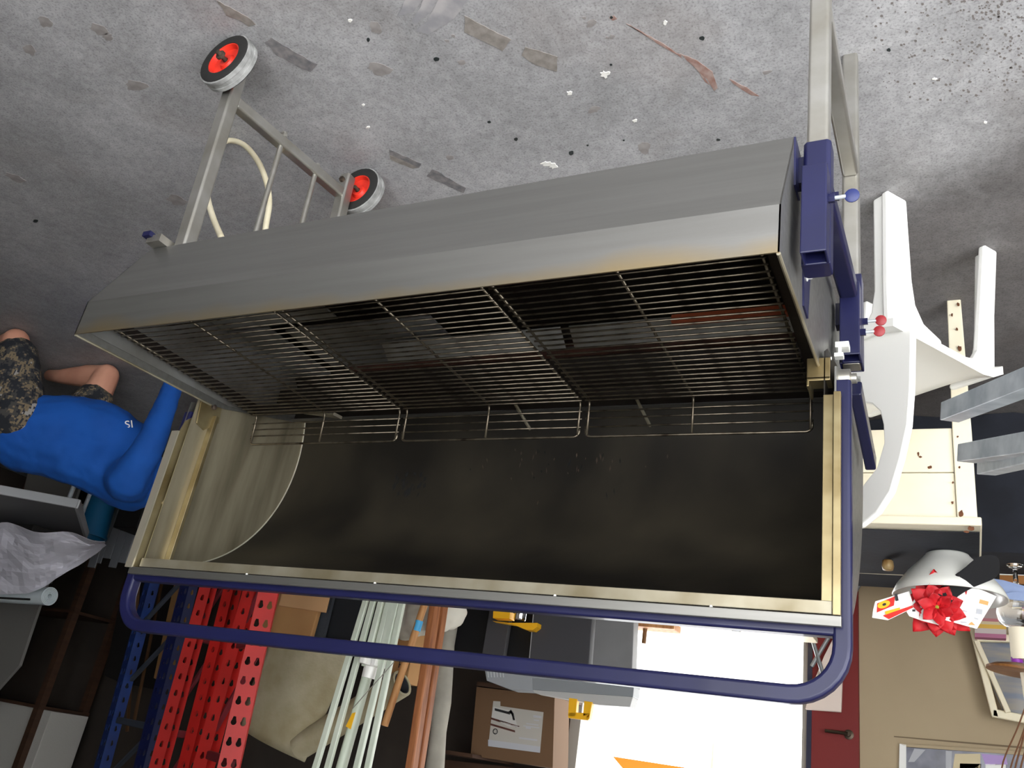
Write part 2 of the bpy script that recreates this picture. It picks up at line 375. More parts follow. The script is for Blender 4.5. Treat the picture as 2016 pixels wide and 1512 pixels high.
# ------------------------------------------------------------------ the barbecue
X0, X1 = 0.194, 1.650
bbq = empty('barbecue_trolley', (0.92, 1.34, 0), 'long stainless steel barbecue on a wheeled trolley with its rolled-back hood', 'barbecue')
T = 0.0025
fbox = B().sheet([(0.99, 0.912), (0.99, 0.832), (1.083, 0.633)], X0, X1, T).build('front_panel', HEAT, bbq)
B().sheet([(1.083, 0.633), (1.60, 0.633)], X0, X1, T).build('bottom_panel', STEEL, bbq)
B().sheet([(1.60, 0.633), (1.69, 0.74), (1.69, 0.812), (1.672, 0.812)], X0, X1, T).build('back_panel', STEEL, bbq)
prof = [(0.99, 0.912), (0.99, 0.832), (1.083, 0.633), (1.60, 0.633), (1.69, 0.74), (1.69, 0.812), (1.44, 0.885), (1.40, 0.893)]
ends = []
for x, s in ((X0, 1), (X1, -1)):
    e = B().prism([(x, p[0], p[1]) for p in prof], (T * s, 0, 0)).build('end_panel', STEEL, bbq); ends.append(e)
    lip = B(); lip.tube([(x + s * 0.0015, 0.992, 0.913), (x + s * 0.0015, 1.39, 0.895)], 0.003, 8); lip.build('rolled_edge', RIMST, e, smooth=True)
# liner inside the trough
lp = [(0.996, 0.90), (0.996, 0.835), (1.089, 0.640), (1.594, 0.640), (1.684, 0.744), (1.684, 0.806)]
ln = B().sheet(lp, X0 + 0.004, X1 - 0.004, 0.0015).build('fire_liner', LINER, bbq)
for x, s in ((X0 + 0.004, 1), (X1 - 0.004, -1)):
    B().prism([(x, p[0], p[1]) for p in [(0.999, 0.895), (0.999, 0.836), (1.091, 0.643), (1.592, 0.643), (1.681, 0.746), (1.681, 0.80), (1.44, 0.875)]], (0.0015 * s, 0, 0)).build('end_liner', LINER if s > 0 else PLATE, bbq)
# ledges that carry the grates
for y, z in ((1.028, 0.8655), (1.52, 0.8655)):
    B().box2((X0 + 0.006, y - 0.012, z - 0.022), (X1 - 0.006, y + 0.012, z - 0.002)).build('grate_ledge', LINER, bbq)
for x in (X0 + 0.02, X1 - 0.02):
    B().box2((x - 0.012, 1.02, 0.842), (x + 0.012, 1.51, 0.862)).build('side_ledge', LINER, bbq)
# burners, covers and drip plates seen through the grates
COVB, COVY, COPY = 1.585, 1.455, 1.352
for y in (COVB, COVB - 0.32):
    b = B(); b.tube([(X0 + 0.02, y, 0.70), (X1 - 0.25, y, 0.70)], 0.02, 12); b.build('burner_tube', RUSTY, bbq, smooth=True)
for xa, xb in ((0.23, 0.70), (0.72, 1.18)):
    B().sheet([(COVY - 0.045, 0.745), (COVY, 0.775), (COVY + 0.045, 0.745)][::-1], xa, xb, 0.002).build('flame_cover', PLATE, bbq)
B().box2((0.22, COPY, 0.775), (0.46, COPY + 0.018, 0.79)).build('copper_strip', mat('copper_brown', rgb(150, 74, 48), 0.45, 0.6), bbq)
B().box2((1.27, 1.078, 0.705), (1.635, 1.345, 0.709)).build('drip_plate', PLATE, bbq)
B().box2((1.02, 1.36, 0.715), (1.44, 1.56, 0.719)).build('drip_plate', PLATE, bbq)
B().box2((1.50, 1.36, 0.70), (1.635, 1.62, 0.704)).build('drip_plate', PLATE, bbq)
b = B(); b.tube([(1.42, 1.60, 0.84), (1.60, 1.64, 0.80)], 0.01, square=(0.03, 0.008)); b.build('support_bar', RIMST, bbq)
for x in (0.62, 0.92):
    b = B(); b.tube([(x, 1.58, 0.80), (x - 0.02, 1.69, 0.855)], 0.004, 6); b.build('stay_rod', RIMST, bbq)
B().box2((X0 + 0.01, 1.575, 0.765), (X1 - 0.03, 1.60, 0.805)).build('rear_rail', LINER, bbq)

# the roll-top hood, turned back on its pivots
CYH, CZH, RI, RO = 1.36, 0.90, 0.400, 0.434
HN, HF = 0.186, 1.660      # inner faces of the end caps
ON, OF = 0.166, 1.684
outer = arc((CYH, CZH), RO, 91, -24, 36)
hood = B().sheet(outer[::-1], ON, OF, 0.002).build('hood_outer_skin', STEEL, bbq, smooth=True)
inner = arc((CYH, CZH), RI, 90, -22, 36)
b = B(); b.sheet(inner[::-1], HN, HF, 0.002).build('hood_inner_skin', SOOT, hood, smooth=True)
capo = [(CYH, CZH)] + arc((CYH, CZH), RO - 0.002, 90.5, -23, 30)
capi = [(CYH, CZH - 0.03)] + [(CYH + 0.03, CZH - 0.05)] + arc((CYH, CZH), RI, 90, -20, 30)[::-1]
B().prism([(ON, p[0], p[1]) for p in capo], (0.003, 0, 0)).build('hood_end_outer', STEEL, hood)
B().prism([(OF, p[0], p[1]) for p in capo], (-0.003, 0, 0)).build('hood_end_outer', STEEL, hood)
B().prism([(HN, p[0], p[1]) for p in capi], (-0.002, 0, 0)).build('hood_end_inner', SOOT, hood)
B().prism([(HF, p[0], p[1]) for p in capi], (0.002, 0, 0)).build('hood_end_inner', CAPIN, hood)
b = B(); b.tube([(HF - 0.001, p[0], p[1]) for p in arc((CYH, CZH), RI - 0.003, 88, -18, 34)], 0.0018, 6); b.build('weld_seam', mat('pale_weld', rgb(190, 186, 170), 0.4, 0.5), hood)
# flaked soot on the hood's inside
def onhood(x, y, lift=0.0015):
    d = ray(x, y); o = CAM; r = RI - 0.002 - lift; dy, dz, oy, oz = d.y, d.z, o.y - CYH, o.z - CZH
    a, b_, c_ = dy * dy + dz * dz, 2 * (dy * oy + dz * oz), oy * oy + oz * oz - r * r
    return o + d * ((-b_ + math.sqrt(b_ * b_ - 4 * a * c_)) / (2 * a))
FLAKE = mat('black_soot_flake', rgb(12, 11, 10), 0.8); PALE = mat('rubbed_soot', rgb(62, 50, 40), 0.6)
for k in range(26):
    x0_ = 775 + random.random() * 75; y0_ = 925 + random.random() * 60; l_ = random.uniform(6, 22); w = random.uniform(1, 3.2); a_ = random.uniform(1.75, 2.2)
    pl = [(x0_, y0_), (x0_ + l_ * .5 * math.cos(a_) + w, y0_ + l_ * .5 * math.sin(a_) + 1), (x0_ + l_ * math.cos(a_), y0_ + l_ * math.sin(a_)), (x0_ + l_ * .45 * math.cos(a_) - w, y0_ + l_ * .45 * math.sin(a_) - 1)]
    B().prism([onhood(*q, 0.0) for q in pl], (onhood(*pl[0], 0.002) - onhood(*pl[0], 0.0))).build('soot_flake', FLAKE, hood)
for k in range(40):
    x0_ = 980 + random.gauss(120, 90); y0_ = 880 + abs(random.gauss(0, 60)); l_ = random.uniform(4, 16); w = random.uniform(.8, 2.0); a_ = random.uniform(1.4, 1.9)
    if not 860 < x0_ < 1560: continue
    pl = [(x0_, y0_), (x0_ + l_ * .5 * math.cos(a_) + w, y0_ + l_ * .5 * math.sin(a_)), (x0_ + l_ * math.cos(a_), y0_ + l_ * math.sin(a_)), (x0_ + l_ * .45 * math.cos(a_) - w, y0_ + l_ * .45 * math.sin(a_))]
    B().prism([onhood(*q, 0.0) for q in pl], (onhood(*pl[0], 0.0015) - onhood(*pl[0], 0.0))).build('grease_streak', PALE if k % 3 else FLAKE, hood)
# rim strips round the opening
B().box2((HN - 0.016, 1.352, 1.297), (HF, 1.362, 1.317)).build('rim_strip', RIMST, hood, bevel=0.001)
B().box2((0.156, 1.342, 1.3205), (1.678, 1.352, 1.336)).build('rim_strip', STEEL, hood, bevel=0.001)
B().box2((HN - 0.016, 1.354, 0.955), (HN, 1.364, 1.298)).build('rim_strip', BRASSY, hood, bevel=0.001)
B().box2((0.157, 1.342, 0.955), (0.1685, 1.352, 1.3195)).build('rim_strip', BRASSY, hood, bevel=0.001)
B().box2((1.643, 1.414, 0.915), (HF, 1.424, 1.298)).build('rim_strip', BRASSY, hood, bevel=0.001)
fl = B().prism([(1.670, 1.345, 1.322), (1.670, 1.43, 1.322), (1.670, 1.43, 0.92), (1.670, 1.385, 0.92), (1.670, 1.352, 0.955), (1.670, 1.345, 0.985)], (0.003, 0, 0)).build('rim_flange', BRASSY, hood)
B().box2((1.670, 1.341, 0.985), (1.693, 1.345, 1.322)).build('flange_lip', mat('bright_edge_steel', rgb(214, 206, 186), 0.3, 0.8), hood)
b = B(); b.ball((1.669, 1.37, 1.16), 0.007, 10); b.build('rivet', RIMST, hood, smooth='all')
for x in (0.35, 0.62, 1.0, 1.33):
    b = B(); b.ball((x, 1.351, 1.3185), 0.003, 8); b.build('rivet', CLIP, hood, smooth='all')
# navy tube frame and push handle
def V_(p, dz): return (p[0], p[1], p[2] + dz)
bar = B(); bar.tube([(0.16, 1.372, 1.334), (1.675, 1.372, 1.334)], 0.012, square=(0.028, 0.026)); bar.build('frame_bar', BLUE, hood, bevel=0.002)
R_ = 0.075; xn, xf, zt = 0.157, 1.684, 1.439
path = [(xn, 1.374, 0.925), (xn, 1.372, 1.1), (xn, 1.37, zt - R_)]
path += [(xn + R_ - R_ * math.cos(t), 1.37, zt - R_ + R_ * math.sin(t)) for t in [math.pi / 2 * k / 8 for k in range(1, 9)]]
path += [(0.5, 1.37, zt), (0.9, 1.37, zt), (1.3, 1.37, zt)]
path += [(xf - R_ + R_ * math.sin(t), 1.37, zt - R_ + R_ * math.cos(t)) for t in [math.pi / 2 * k / 8 for k in range(0, 9)]]
path += [(xf, 1.372, 1.1), (xf, 1.374, 0.925)]
path = [V_(p, 0.0045 * (p[0] - 0.92) / 0.7 * max(0, (p[2] - 1.1) / 0.34)) for p in path]
b = B(); b.tube(path, 0.015, square=(0.027, 0.027), up=(0, 1, 0)); b.build('push_handle', BLUE, hood, smooth=True, bevel=0.003)
b = B(); b.tube([(0.150, 1.50, 0.875), (0.143, 1.70, 0.945)], 0.01, square=(0.02, 0.034)); b.build('hood_stop_arm', NAVYD, hood, bevel=0.002)
b = B(); b.lathe([(0.017, 0), (0.017, 0.02), (0.009, 0.022), (0.009, 0.03)], (0.168, 1.40, 0.905), (-1, 0, 0), 14); b.build('pivot_pin', LEGST, hood, smooth=True)
# pivot brackets
b = B(); b.prism([(1.6575, 1.362, 0.885), (1.6575, 1.43, 0.862), (1.6575, 1.438, 0.925), (1.6575, 1.40, 0.96), (1.6575, 1.372, 0.952)], (-0.004, 0, 0)); pb = b.build('pivot_bracket', BRASSY, bbq, bevel=0.001)
b = B(); b.lathe([(0.007, 0), (0.007, 0.006), (0.004, 0.008)], (1.6535, 1.405, 0.895), (-1, 0, 0), 10); b.build('bracket_bolt', IRON, pb)
b = B(); b.box2((0.176, 1.36, 0.882), (0.214, 1.364, 0.925)); b.box2((0.210, 1.36, 0.882), (0.214, 1.415, 0.935)); b.box2((0.176, 1.36, 0.918), (0.214, 1.40, 0.922)); b.build('pivot_bracket', BRASSY, bbq, bevel=0.001)

# grates: three, side by side, each bent up at its back edge
def make_grate(xa, xb, label):
    g = empty('grill_grate', ((xa + xb) / 2, 1.28, 0.864), label, 'grill grate', 'grates lying side by side in the barbecue')
    xm = (xa + xb) / 2; z0 = 0.868; proto = None
    ys = [(1.038 + 0.0188 * i, z0 + 0.004) for i in range(26)]
    back = [(1.520, 0.892), (1.522, 0.908), (1.524, 0.926)]
    for y, z in ys + back:
        if proto is None:
            b = B(); b.tube([(xa, y, z), (xb, y, z)], 0.0018, 6); proto = b.build('wire', WIRE, g, smooth='all', origin=(xm, y, z))
        else: dup(proto, (xm + random.uniform(-.001, .001), y, z + random.uniform(-.0006, .0006)), g)
    bp = None
    for x in (xa + 0.006, xm, xb - 0.006):
        if bp is None:
            r = 0.014; p = [(x, 1.03, z0)] + [(x, 1.25, z0), (x, 1.49, z0)]
            p += [(x, 1.506 + r * math.sin(t), z0 + r - r * math.cos(t)) for t in [math.pi / 2 * k / 5 for k in range(6)]]
            p += [(x, 1.525, 0.945)]
            b = B(); b.tube(p, 0.0028, 8); bp = b.build('cross_bar', WIRE, g, smooth='all', origin=(x, 1.3, z0))
        else: dup(bp, (x, 1.3, z0), g)
    r = 0.012; zt_ = 0.948
    p = [(xa + 0.003, 1.523, 0.93)] + [(xa + 0.003 + r - r * math.cos(t), 1.5255, zt_ - r + r * math.sin(t)) for t in [math.pi / 2 * k / 5 for k in range(6)]]
    p += [(xb - 0.003 - r + r * math.sin(t), 1.5255, zt_ - r + r * math.cos(t)) for t in [math.pi / 2 * k / 5 for k in range(6)]] + [(xb - 0.003, 1.523, 0.93)]
    b = B(); b.tube(p, 0.0028, 8); b.build('top_rail', WIRE, g, smooth='all')
    b = B(); b.tube([(xa, 1.030, z0 + .001), (xb, 1.030, z0 + .001)], 0.0028, 8); b.build('front_rail', WIRE, g, smooth='all')
    return g
make_grate(0.225, 0.684, 'greasy wire grill grate beside the navy leg sleeves')
make_grate(0.693, 1.148, 'greasy wire grill grate in the middle of the three')
make_grate(1.157, 1.622, 'wire grill grate at the wheeled end of the barbecue')

# near end frame: steel legs in navy sleeves
def sqtube(p0, p1, w, name, material, parent, hollow=False, bevel=0.002, up=None, w2=None):
    b = B(); p0 = Vector(p0); p1 = Vector(p1); w2 = w2 or w
    if not hollow: b.tube([p0, p1], w, square=(w, w2), up=up)
    else:
        t = (p1 - p0).normalized(); a = Vector(up) if up else (Vector((0, 1, 0)) if abs(t.z) > 0.9 else Vector((0, 0, 1)))
        r = (a - t * a.dot(t)).normalized(); q = t.cross(r)
        def ring(p, h, k): return [p + q * (h * i) + r * (k * j) for i, j in ((-1, -1), (1, -1), (1, 1), (-1, 1))]
        th = 0.0035
        vs = ring(p0, w / 2, w2 / 2) + ring(p1, w / 2, w2 / 2) + ring(p0, w / 2 - th, w2 / 2 - th) + ring(p1, w / 2 - th, w2 / 2 - th)
        fs = []
        for i in range(4):
            j = (i + 1) % 4
            fs += [(i, j, 4 + j, 4 + i), (8 + j, 8 + i, 12 + i, 12 + j), (i, 8 + i, 8 + j, j), (4 + i, 4 + j, 12 + j, 12 + i)]
        b.add(vs, fs)
    return b.build(name, material, parent, bevel=bevel)
XN = 0.163
YF, YR = 1.112, 1.565
sqtube((XN, YF, 0), (XN, YF, 0.80), 0.033, 'leg', LEGST, bbq)
sqtube((XN, YR, 0), (XN, YR, 0.80), 0.033, 'leg', LEGST, bbq)
sqtube((XN, YF + 0.017, 0.335), (XN, YR - 0.017, 0.335), 0.033, 'leg_crossbar', LEGST, bbq)
s1 = sqtube((XN, YF, 0.640), (XN, YF, 0.868), 0.041, 'leg_sleeve', BLUE, bbq, False)
s1b = sqtube((XN - 0.002, YF - 0.038, 0.715), (XN - 0.002, YF - 0.038, 0.872), 0.036, 'socket', BLUE, bbq, True)
s2 = sqtube((XN, YR, 0.60), (XN, YR, 0.80), 0.041, 'leg_sleeve', BLUE, bbq, True)
s2b = sqtube((XN - 0.002, YR - 0.038, 0.64), (XN - 0.002, YR - 0.038, 0.80), 0.036, 'socket', BLUE, bbq, True)
sqtube((XN, YF + 0.02, 0.70), (XN, YR - 0.02, 0.655), 0.034, 'sleeve_crossbar', BLUE, bbq)
for (y, z) in ((1.10, 0.645), (1.20, 0.80)):
    b = B(); b.prism([(X0 - 0.003, y - 0.03, z), (X0 - 0.003, y + 0.035, z), (X0 - 0.003, y + 0.02, z + 0.085), (X0 - 0.003, y - 0.02, z + 0.085)], (0.003, 0, 0)); b.build('gusset', BLUE, bbq)
B().box2((XN + 0.018, YF - 0.01, 0.66), (X0 - 0.002, YF + 0.012, 0.71)).build('spacer', NAVYD, bbq)
B().box2((XN + 0.018, YR - 0.012, 0.66), (X0 - 0.002, YR + 0.012, 0.71)).build('spacer', NAVYD, bbq)
def screw(p, sleeve, material, head=True, r=0.0105):
    p = Vector(p); b = B(); b.lathe([(0.007, 0), (0.007, 0.009)], p, (-1, 0, 0), 6); b.build('boss_nut', BLUE, sleeve)
    if head:
        b = B(); b.tube([p, p + Vector((-0.024, 0, 0))], 0.003, 8); b.build('screw_stem', GALV, sleeve)
        b = B(); b.lathe([(r * .8, -0.002), (r, -0.001), (r, 0.001), (r * .8, 0.002)], p + Vector((-0.024 - r * 0.8, 0, 0)), (0, -1, 0.25), 16); b.build('thumb_knob', material, sleeve, smooth=True)
screw((XN - 0.0205, YF + 0.004, 0.735), s1, BLUEK, False)
screw((XN - 0.02, YF - 0.038, 0.77), s1b, BLUEK)
screw((XN - 0.0205, YR, 0.70), s2, REDK)
screw((XN - 0.02, YR - 0.038, 0.745), s2b, REDK)
for (y, z) in ((1.195, 0.845), (1.43, 0.868)):
    b = B(); b.lathe([(0.006, 0), (0.006, 0.004), (0.003, 0.005), (0.003, 0.011)], (X0 - 0.0005, y, z - 0.02), (-1, 0, 0), 8); b.build('bolt', CLIP, bbq)
b = B(); b.box((0.172, 1.50, 0.79), (0.024, 0.03, 0.012)); b.box((0.176, 1.49, 0.803), (0.006, 0.008, 0.026)); b.box((0.176, 1.48, 0.818), (0.016, 0.016, 0.008)); b.build('cable_clip', CLIP, bbq, bevel=0.001)

# far end frame: splayed legs on two wheels
LT, LB = Vector((1.575, YF, 0.628)), Vector((1.624, YF, 0.055))
sqtube(LT, LB, 0.036, 'leg', LEGST, bbq)
LT2, LB2 = Vector((1.565, YR, 0.628)), Vector((1.593, YR, 0.055))
sqtube(LT2, LB2, 0.036, 'leg', LEGST, bbq)
sqtube((1.617, YF + 0.018, 0.15), (1.592, YR - 0.01, 0.125), 0.032, 'leg_crossbar', LEGST, bbq)
for y, x in ((1.30, 1.606), (1.44, 1.598)):
    b = B(); b.tube([(x, y, 0.105), (x - 0.03, y, 0.63)], 0.0075, 10); rd = b.build('stay_rod', LEGST, bbq, smooth=True)
    b = B(); b.lathe([(0.011, 0), (0.011, 0.008)], (x, y, 0.112), (0, 0, 1), 6); b.build('rod_nut', LEGST, rd)
def wheel(c, s):
    c = Vector(c); ax = Vector((0, s, 0)); R = 0.08
    w = empty('wheel', c - Vector((0, 0, R))); w.parent = bbq; w.location = WLOC[w] - WLOC[bbq]
    b = B(); b.lathe([(0.050, -0.021), (0.072, -0.021), (0.076, -0.019), (0.076, 0.019), (0.072, 0.021), (0.050, 0.021)], c, ax, 32, True); b.build('tyre', BLACK, w, smooth=True)
    b = B(); b.lathe([(0.0755, -0.017), (R, -0.0155), (R, -0.006), (0.0785, -0.005), (0.0785, 0.005), (R, 0.006), (R, 0.0155), (0.0755, 0.017)], c, ax, 32, True); b.build('tread_band', TREAD, w, smooth=True)
    b = B(); b.lathe([(0.051, -0.019), (0.051, 0.019), (0.047, 0.0195), (0.043, 0.006), (0.024, 0.003), (0.018, 0.012), (0.008, 0.012), (0.008, -0.012), (0.018, -0.012), (0.024, -0.003), (0.043, -0.006), (0.047, -0.0195)], c, ax, 28, True); b.build('hub', REDHUB, w, smooth=True)
    b = B(); b.lathe([(0.006, -0.03), (0.006, 0.026), (0.013, 0.0265), (0.013, 0.033), (0.007, 0.0335), (0.007, 0.042)], c, ax, 10); b.build('axle_bolt', IRON, w)
wheel((1.605, YF - 0.048, 0.08), -1)
wheel((1.575, YR + 0.048, 0.08), 1)
b = B(); b.tube([LB2 + Vector((-0.001, -0.018, 0.025)), LB2 + Vector((-0.001, -0.027, 0.025))], 0.009, 6); b.build('axle_nut', IRON, bbq)
b = B(); b.box2((1.60, 1.06, 0.612), (1.645, 1.12, 0.631)); b.build('leg_bracket', LEGST, bbq)
b = B(); b.box2((1.628, 1.05, 0.606), (1.652, 1.085, 0.618)); b.build('bracket_cap', BLUE, bbq)
sqtube((1.575, 1.13, 0.616), (1.565, 1.55, 0.616), 0.03, 'leg_top_bar', LEGST, bbq)
# cream gas hose looping under the trough
hp = [ony(437, 470, 1.26), ony(420, 430, 1.28), ony(408, 385, 1.30), ony(407, 335, 1.32), ony(420, 295, 1.34), ony(448, 277, 1.36), ony(480, 285, 1.37), ony(508, 318, 1.38), ony(525, 360, 1.39), ony(530, 400, 1.40), ony(524, 440, 1.40), ony(519, 475, 1.40)]
def smooth_path(p, n=5):
    out = []; m = len(p)
    for i in range(m - 1):
        a, b_, c_, d = p[max(i - 1, 0)], p[i], p[i + 1], p[min(i + 2, m - 1)]
        for k in range(n):
            t = k / n; out.append(0.5 * ((2 * b_) + (c_ - a) * t + (2 * a - 5 * b_ + 4 * c_ - d) * t * t + (3 * b_ - a - 3 * c_ + d) * t ** 3))
    return out + [p[-1]]
b = B(); b.tube(smooth_path(hp), 0.0085, 10); b.build('gas_hose', HOSE, bbq, smooth='all')
# ------------------------------------------------------------------ person kneeling beyond the wheeled end
SKIN = mat('skin', rgb(214, 158, 132), 0.55, 0, rgb(202, 142, 118), 6)
SHIRT = mat('blue_shirt', rgb(14, 84, 172), 0.85, 0, rgb(12, 76, 158), 5, bump=0.15, bscale=30)
HAIR = mat('dark_hair', rgb(52, 40, 32), 0.8, bump=0.3, bscale=60)
def camo():
    m = mat('camouflage_cloth', rgb(40, 42, 48), 0.9); nt = m.node_tree; L = nt.links; b = nt.nodes['Principled BSDF']
    tc = nt.nodes.new('ShaderNodeTexCoord'); sn = nt.nodes.new('ShaderNodeVectorMath'); sn.operation = 'SNAP'; sn.inputs[1].default_value = (0.009, 0.009, 0.009)
    L.new(tc.outputs['Object'], sn.inputs[0])
    n = nt.nodes.new('ShaderNodeTexNoise'); n.inputs['Scale'].default_value = 13; n.inputs['Detail'].default_value = 5; n.inputs['Roughness'].default_value = 0.7; L.new(sn.outputs[0], n.inputs[0])
    r = nt.nodes.new('ShaderNodeValToRGB'); r.color_ramp.interpolation = 'CONSTANT'; e = r.color_ramp.elements
    e[0].position = 0; e[0].color = rgb(36, 38, 44); e[1].position = 0.47; e[1].color = rgb(66, 64, 62)
    for p, c_ in ((0.52, rgb(120, 106, 84)), (0.58, rgb(46, 48, 54)), (0.62, rgb(150, 146, 140))):
        k = e.new(p); k.color = c_
    L.new(n.outputs[0], r.inputs[0]); L.new(r.outputs[0], b.inputs['Base Color']); return m
def limb(b, pts, n=14):
    """tapered limb with round ends from (point, radius) pairs"""
    for (p, r) in pts: b.ball(p, r, 14)
    b.tube(smooth_path([Vector(p) for p, r in pts], 4) if len(pts) > 2 else [p for p, r in pts],
           [pts[min(i // 4, len(pts) - 1)][1] * (1 - (i % 4) / 4) + pts[min(i // 4 + 1, len(pts) - 1)][1] * ((i % 4) / 4) for i in range(4 * (len(pts) - 1) + 1)] if len(pts) > 2 else [r for p, r in pts], n)
def fuse(b, name, material, parent, vox=0.012, sm=6, fold=0.0, fscale=0.12):
    o = b.build(name, material, parent, recalc=True)
    md = o.modifiers.new('fuse', 'REMESH'); md.mode = 'VOXEL'; md.voxel_size = vox; md.use_smooth_shade = True
    md = o.modifiers.new('smooth', 'SMOOTH'); md.iterations = sm; md.factor = 0.5
    if fold:
        tx = bpy.data.textures.new(name + '_folds', 'CLOUDS'); tx.noise_scale = fscale; tx.noise_depth = 2
        md = o.modifiers.new('folds', 'DISPLACE'); md.texture = tx; md.strength = fold; md.mid_level = 0.5; md.texture_coords = 'LOCAL'
    return o
V = Vector
pers = empty('person', (3.9, 2.5, 0), 'person kneeling on the concrete in a blue long-sleeved shirt and camouflage shorts', 'person')
lhip, rhip = V((4.00, 2.30, 0.46)), V((3.92, 2.56, 0.46))
lkn, rkn = V((4.13, 2.21, 0.065)), V((3.93, 2.61, 0.075))
lan, ran = V((4.56, 2.33, 0.06)), V((4.30, 2.60, 0.06))
lft, rft = V((4.68, 2.36, 0.035)), V((4.43, 2.62, 0.035))
pel, bel, chest, neck = V((3.98, 2.43, 0.50)), V((3.78, 2.55, 0.545)), V((3.57, 2.70, 0.60)), V((3.40, 2.82, 0.60))
head = V((3.20, 2.95, 0.56))
lsh, rsh = V((3.43, 2.58, 0.645)), V((3.58, 2.92, 0.60))
lel, rel = V((3.355, 2.57, 0.46)), V((3.48, 3.02, 0.38))
lwr, rwr = V((3.385, 2.60, 0.18)), V((3.36, 2.94, 0.17))
b = B()
limb(b, [(pel, 0.135), (bel, 0.12), (chest, 0.125), (neck, 0.055)])
limb(b, [(neck, 0.058), (head - (head - neck) * 0.35, 0.056), (head, 0.085)])
b.ball(head + V((-0.02, 0.01, 0.0)), 0.1, 16, (1.05, 0.82, 1.0))
b.ball(head + V((-0.115, 0.04, -0.01)), 0.02, 10); 
for s_ in (-1, 1): b.ball(head + V((0.0, 0.085 * s_, 0.0)), 0.026, 10, (0.8, 0.5, 1.1))
limb(b, [(chest, 0.10), (lsh, 0.062), (lel, 0.046), (lwr, 0.03)]); limb(b, [(rsh, 0.062), (rel, 0.046), (rwr, 0.03)])
limb(b, [(lhip, 0.098), (lkn, 0.064)]); limb(b, [(rhip, 0.098), (rkn, 0.064)])
limb(b, [(lkn, 0.060), (lkn.lerp(lan, 0.4), 0.062), (lan, 0.038)]); limb(b, [(rkn, 0.060), (rkn.lerp(ran, 0.4), 0.062), (ran, 0.038)])
limb(b, [(lan, 0.038), (lft, 0.032)]); limb(b, [(ran, 0.038), (rft, 0.032)])
for wr, dr in ((lwr, V((-0.12, 0.02, -0.99))), (rwr, V((-0.2, -0.05, -0.97)))):
    dr = dr.normalized(); sd = V((0.25, 0.95, 0)).normalized(); fw = dr.cross(sd)
    pm = wr + dr * 0.055; limb(b, [(wr, 0.028), (pm, 0.034)])
    for k in range(4):
        o_ = sd * (0.026 - 0.0175 * k); ln_ = (0.062, 0.072, 0.068, 0.052)[k]
        limb(b, [(pm + o_ + dr * 0.02, 0.0095), (pm + o_ + dr * (0.02 + ln_ * 0.5) - fw * 0.004, 0.0088), (pm + o_ + dr * (0.015 + ln_ * 0.85) - fw * 0.022, 0.0078)], 8)
    limb(b, [(pm + sd * 0.03 - dr * 0.015, 0.012), (pm + sd * 0.05 + dr * 0.012 - fw * 0.012, 0.0105), (pm + sd * 0.045 + dr * 0.04 - fw * 0.02, 0.009)], 8)
body = fuse(b, 'body', SKIN, pers, 0.008, 4)
b = B()
limb(b, [(pel + V((0.045, -0.03, 0.01)), 0.165), (bel, 0.158), (chest, 0.165), (neck + V((0.05, -0.035, 0)), 0.09)])
limb(b, [(pel + V((-.03, -.02, -.06)), 0.15), (bel + V((-.02, -.02, -.13)), 0.15), (chest + V((0.03, -0.04, -.13)), 0.135)]); limb(b, [(chest, 0.15), (lsh + V((.05, .04, 0)), 0.115)])
limb(b, [(neck, 0.085), (neck.lerp(head, 0.3), 0.075)])
limb(b, [(lsh + V((.03, .02, 0)), 0.105), (lsh, 0.09), (lel, 0.066), (lwr + V((0.004, 0, -0.02)), 0.046)])
limb(b, [(rsh, 0.088), (rel, 0.066), (rwr + V((0.012, 0, 0.03)), 0.046)])
shirt = fuse(b, 'shirt', SHIRT, pers, 0.011, 6, 0.03, 0.14)
b = B()
limb(b, [(pel + V((0.02, 0, -0.05)), 0.155), (pel.lerp(bel, 0.3) + V((0, 0, -0.05)), 0.148)])
for h_, k_, e_ in ((lhip, lkn, 0.80), (rhip, rkn, 0.58)):
    limb(b, [(h_ + V((0, 0, -0.02)), 0.125), (h_.lerp(k_, e_ * .6), 0.114), (h_.lerp(k_, e_), 0.100)])
shorts = fuse(b, 'shorts', camo(), pers, 0.011, 4, 0.02, 0.07)
b = B(); b.ball(head + V((0.03, -0.005, 0.035)), 0.104, 16, (1.0, 0.86, 0.85)); b.build('hair', HAIR, pers, smooth='all')
from mathutils.bvhtree import BVHTree
bpy.context.view_layer.update()
tree = BVHTree.FromObject(shirt, bpy.context.evaluated_depsgraph_get()); Mi = shirt.matrix_world.inverted()
def on_shirt(x, y):
    h = tree.ray_cast(Mi @ CAM, (Mi.to_3x3() @ ray(x, y)).normalized())[0]
    return shirt.matrix_world @ h if h is not None else ony(x, y, 2.55)
sp = on_shirt(254, 836) - ray(254, 836).normalized() * 0.004
text_mesh('shirt_lettering', 'SI', 0.055, WHITEP, shirt, sp, V((-0.5, 0.6, -0.35)), V((0.35, -0.2, -0.8)), 0.002)

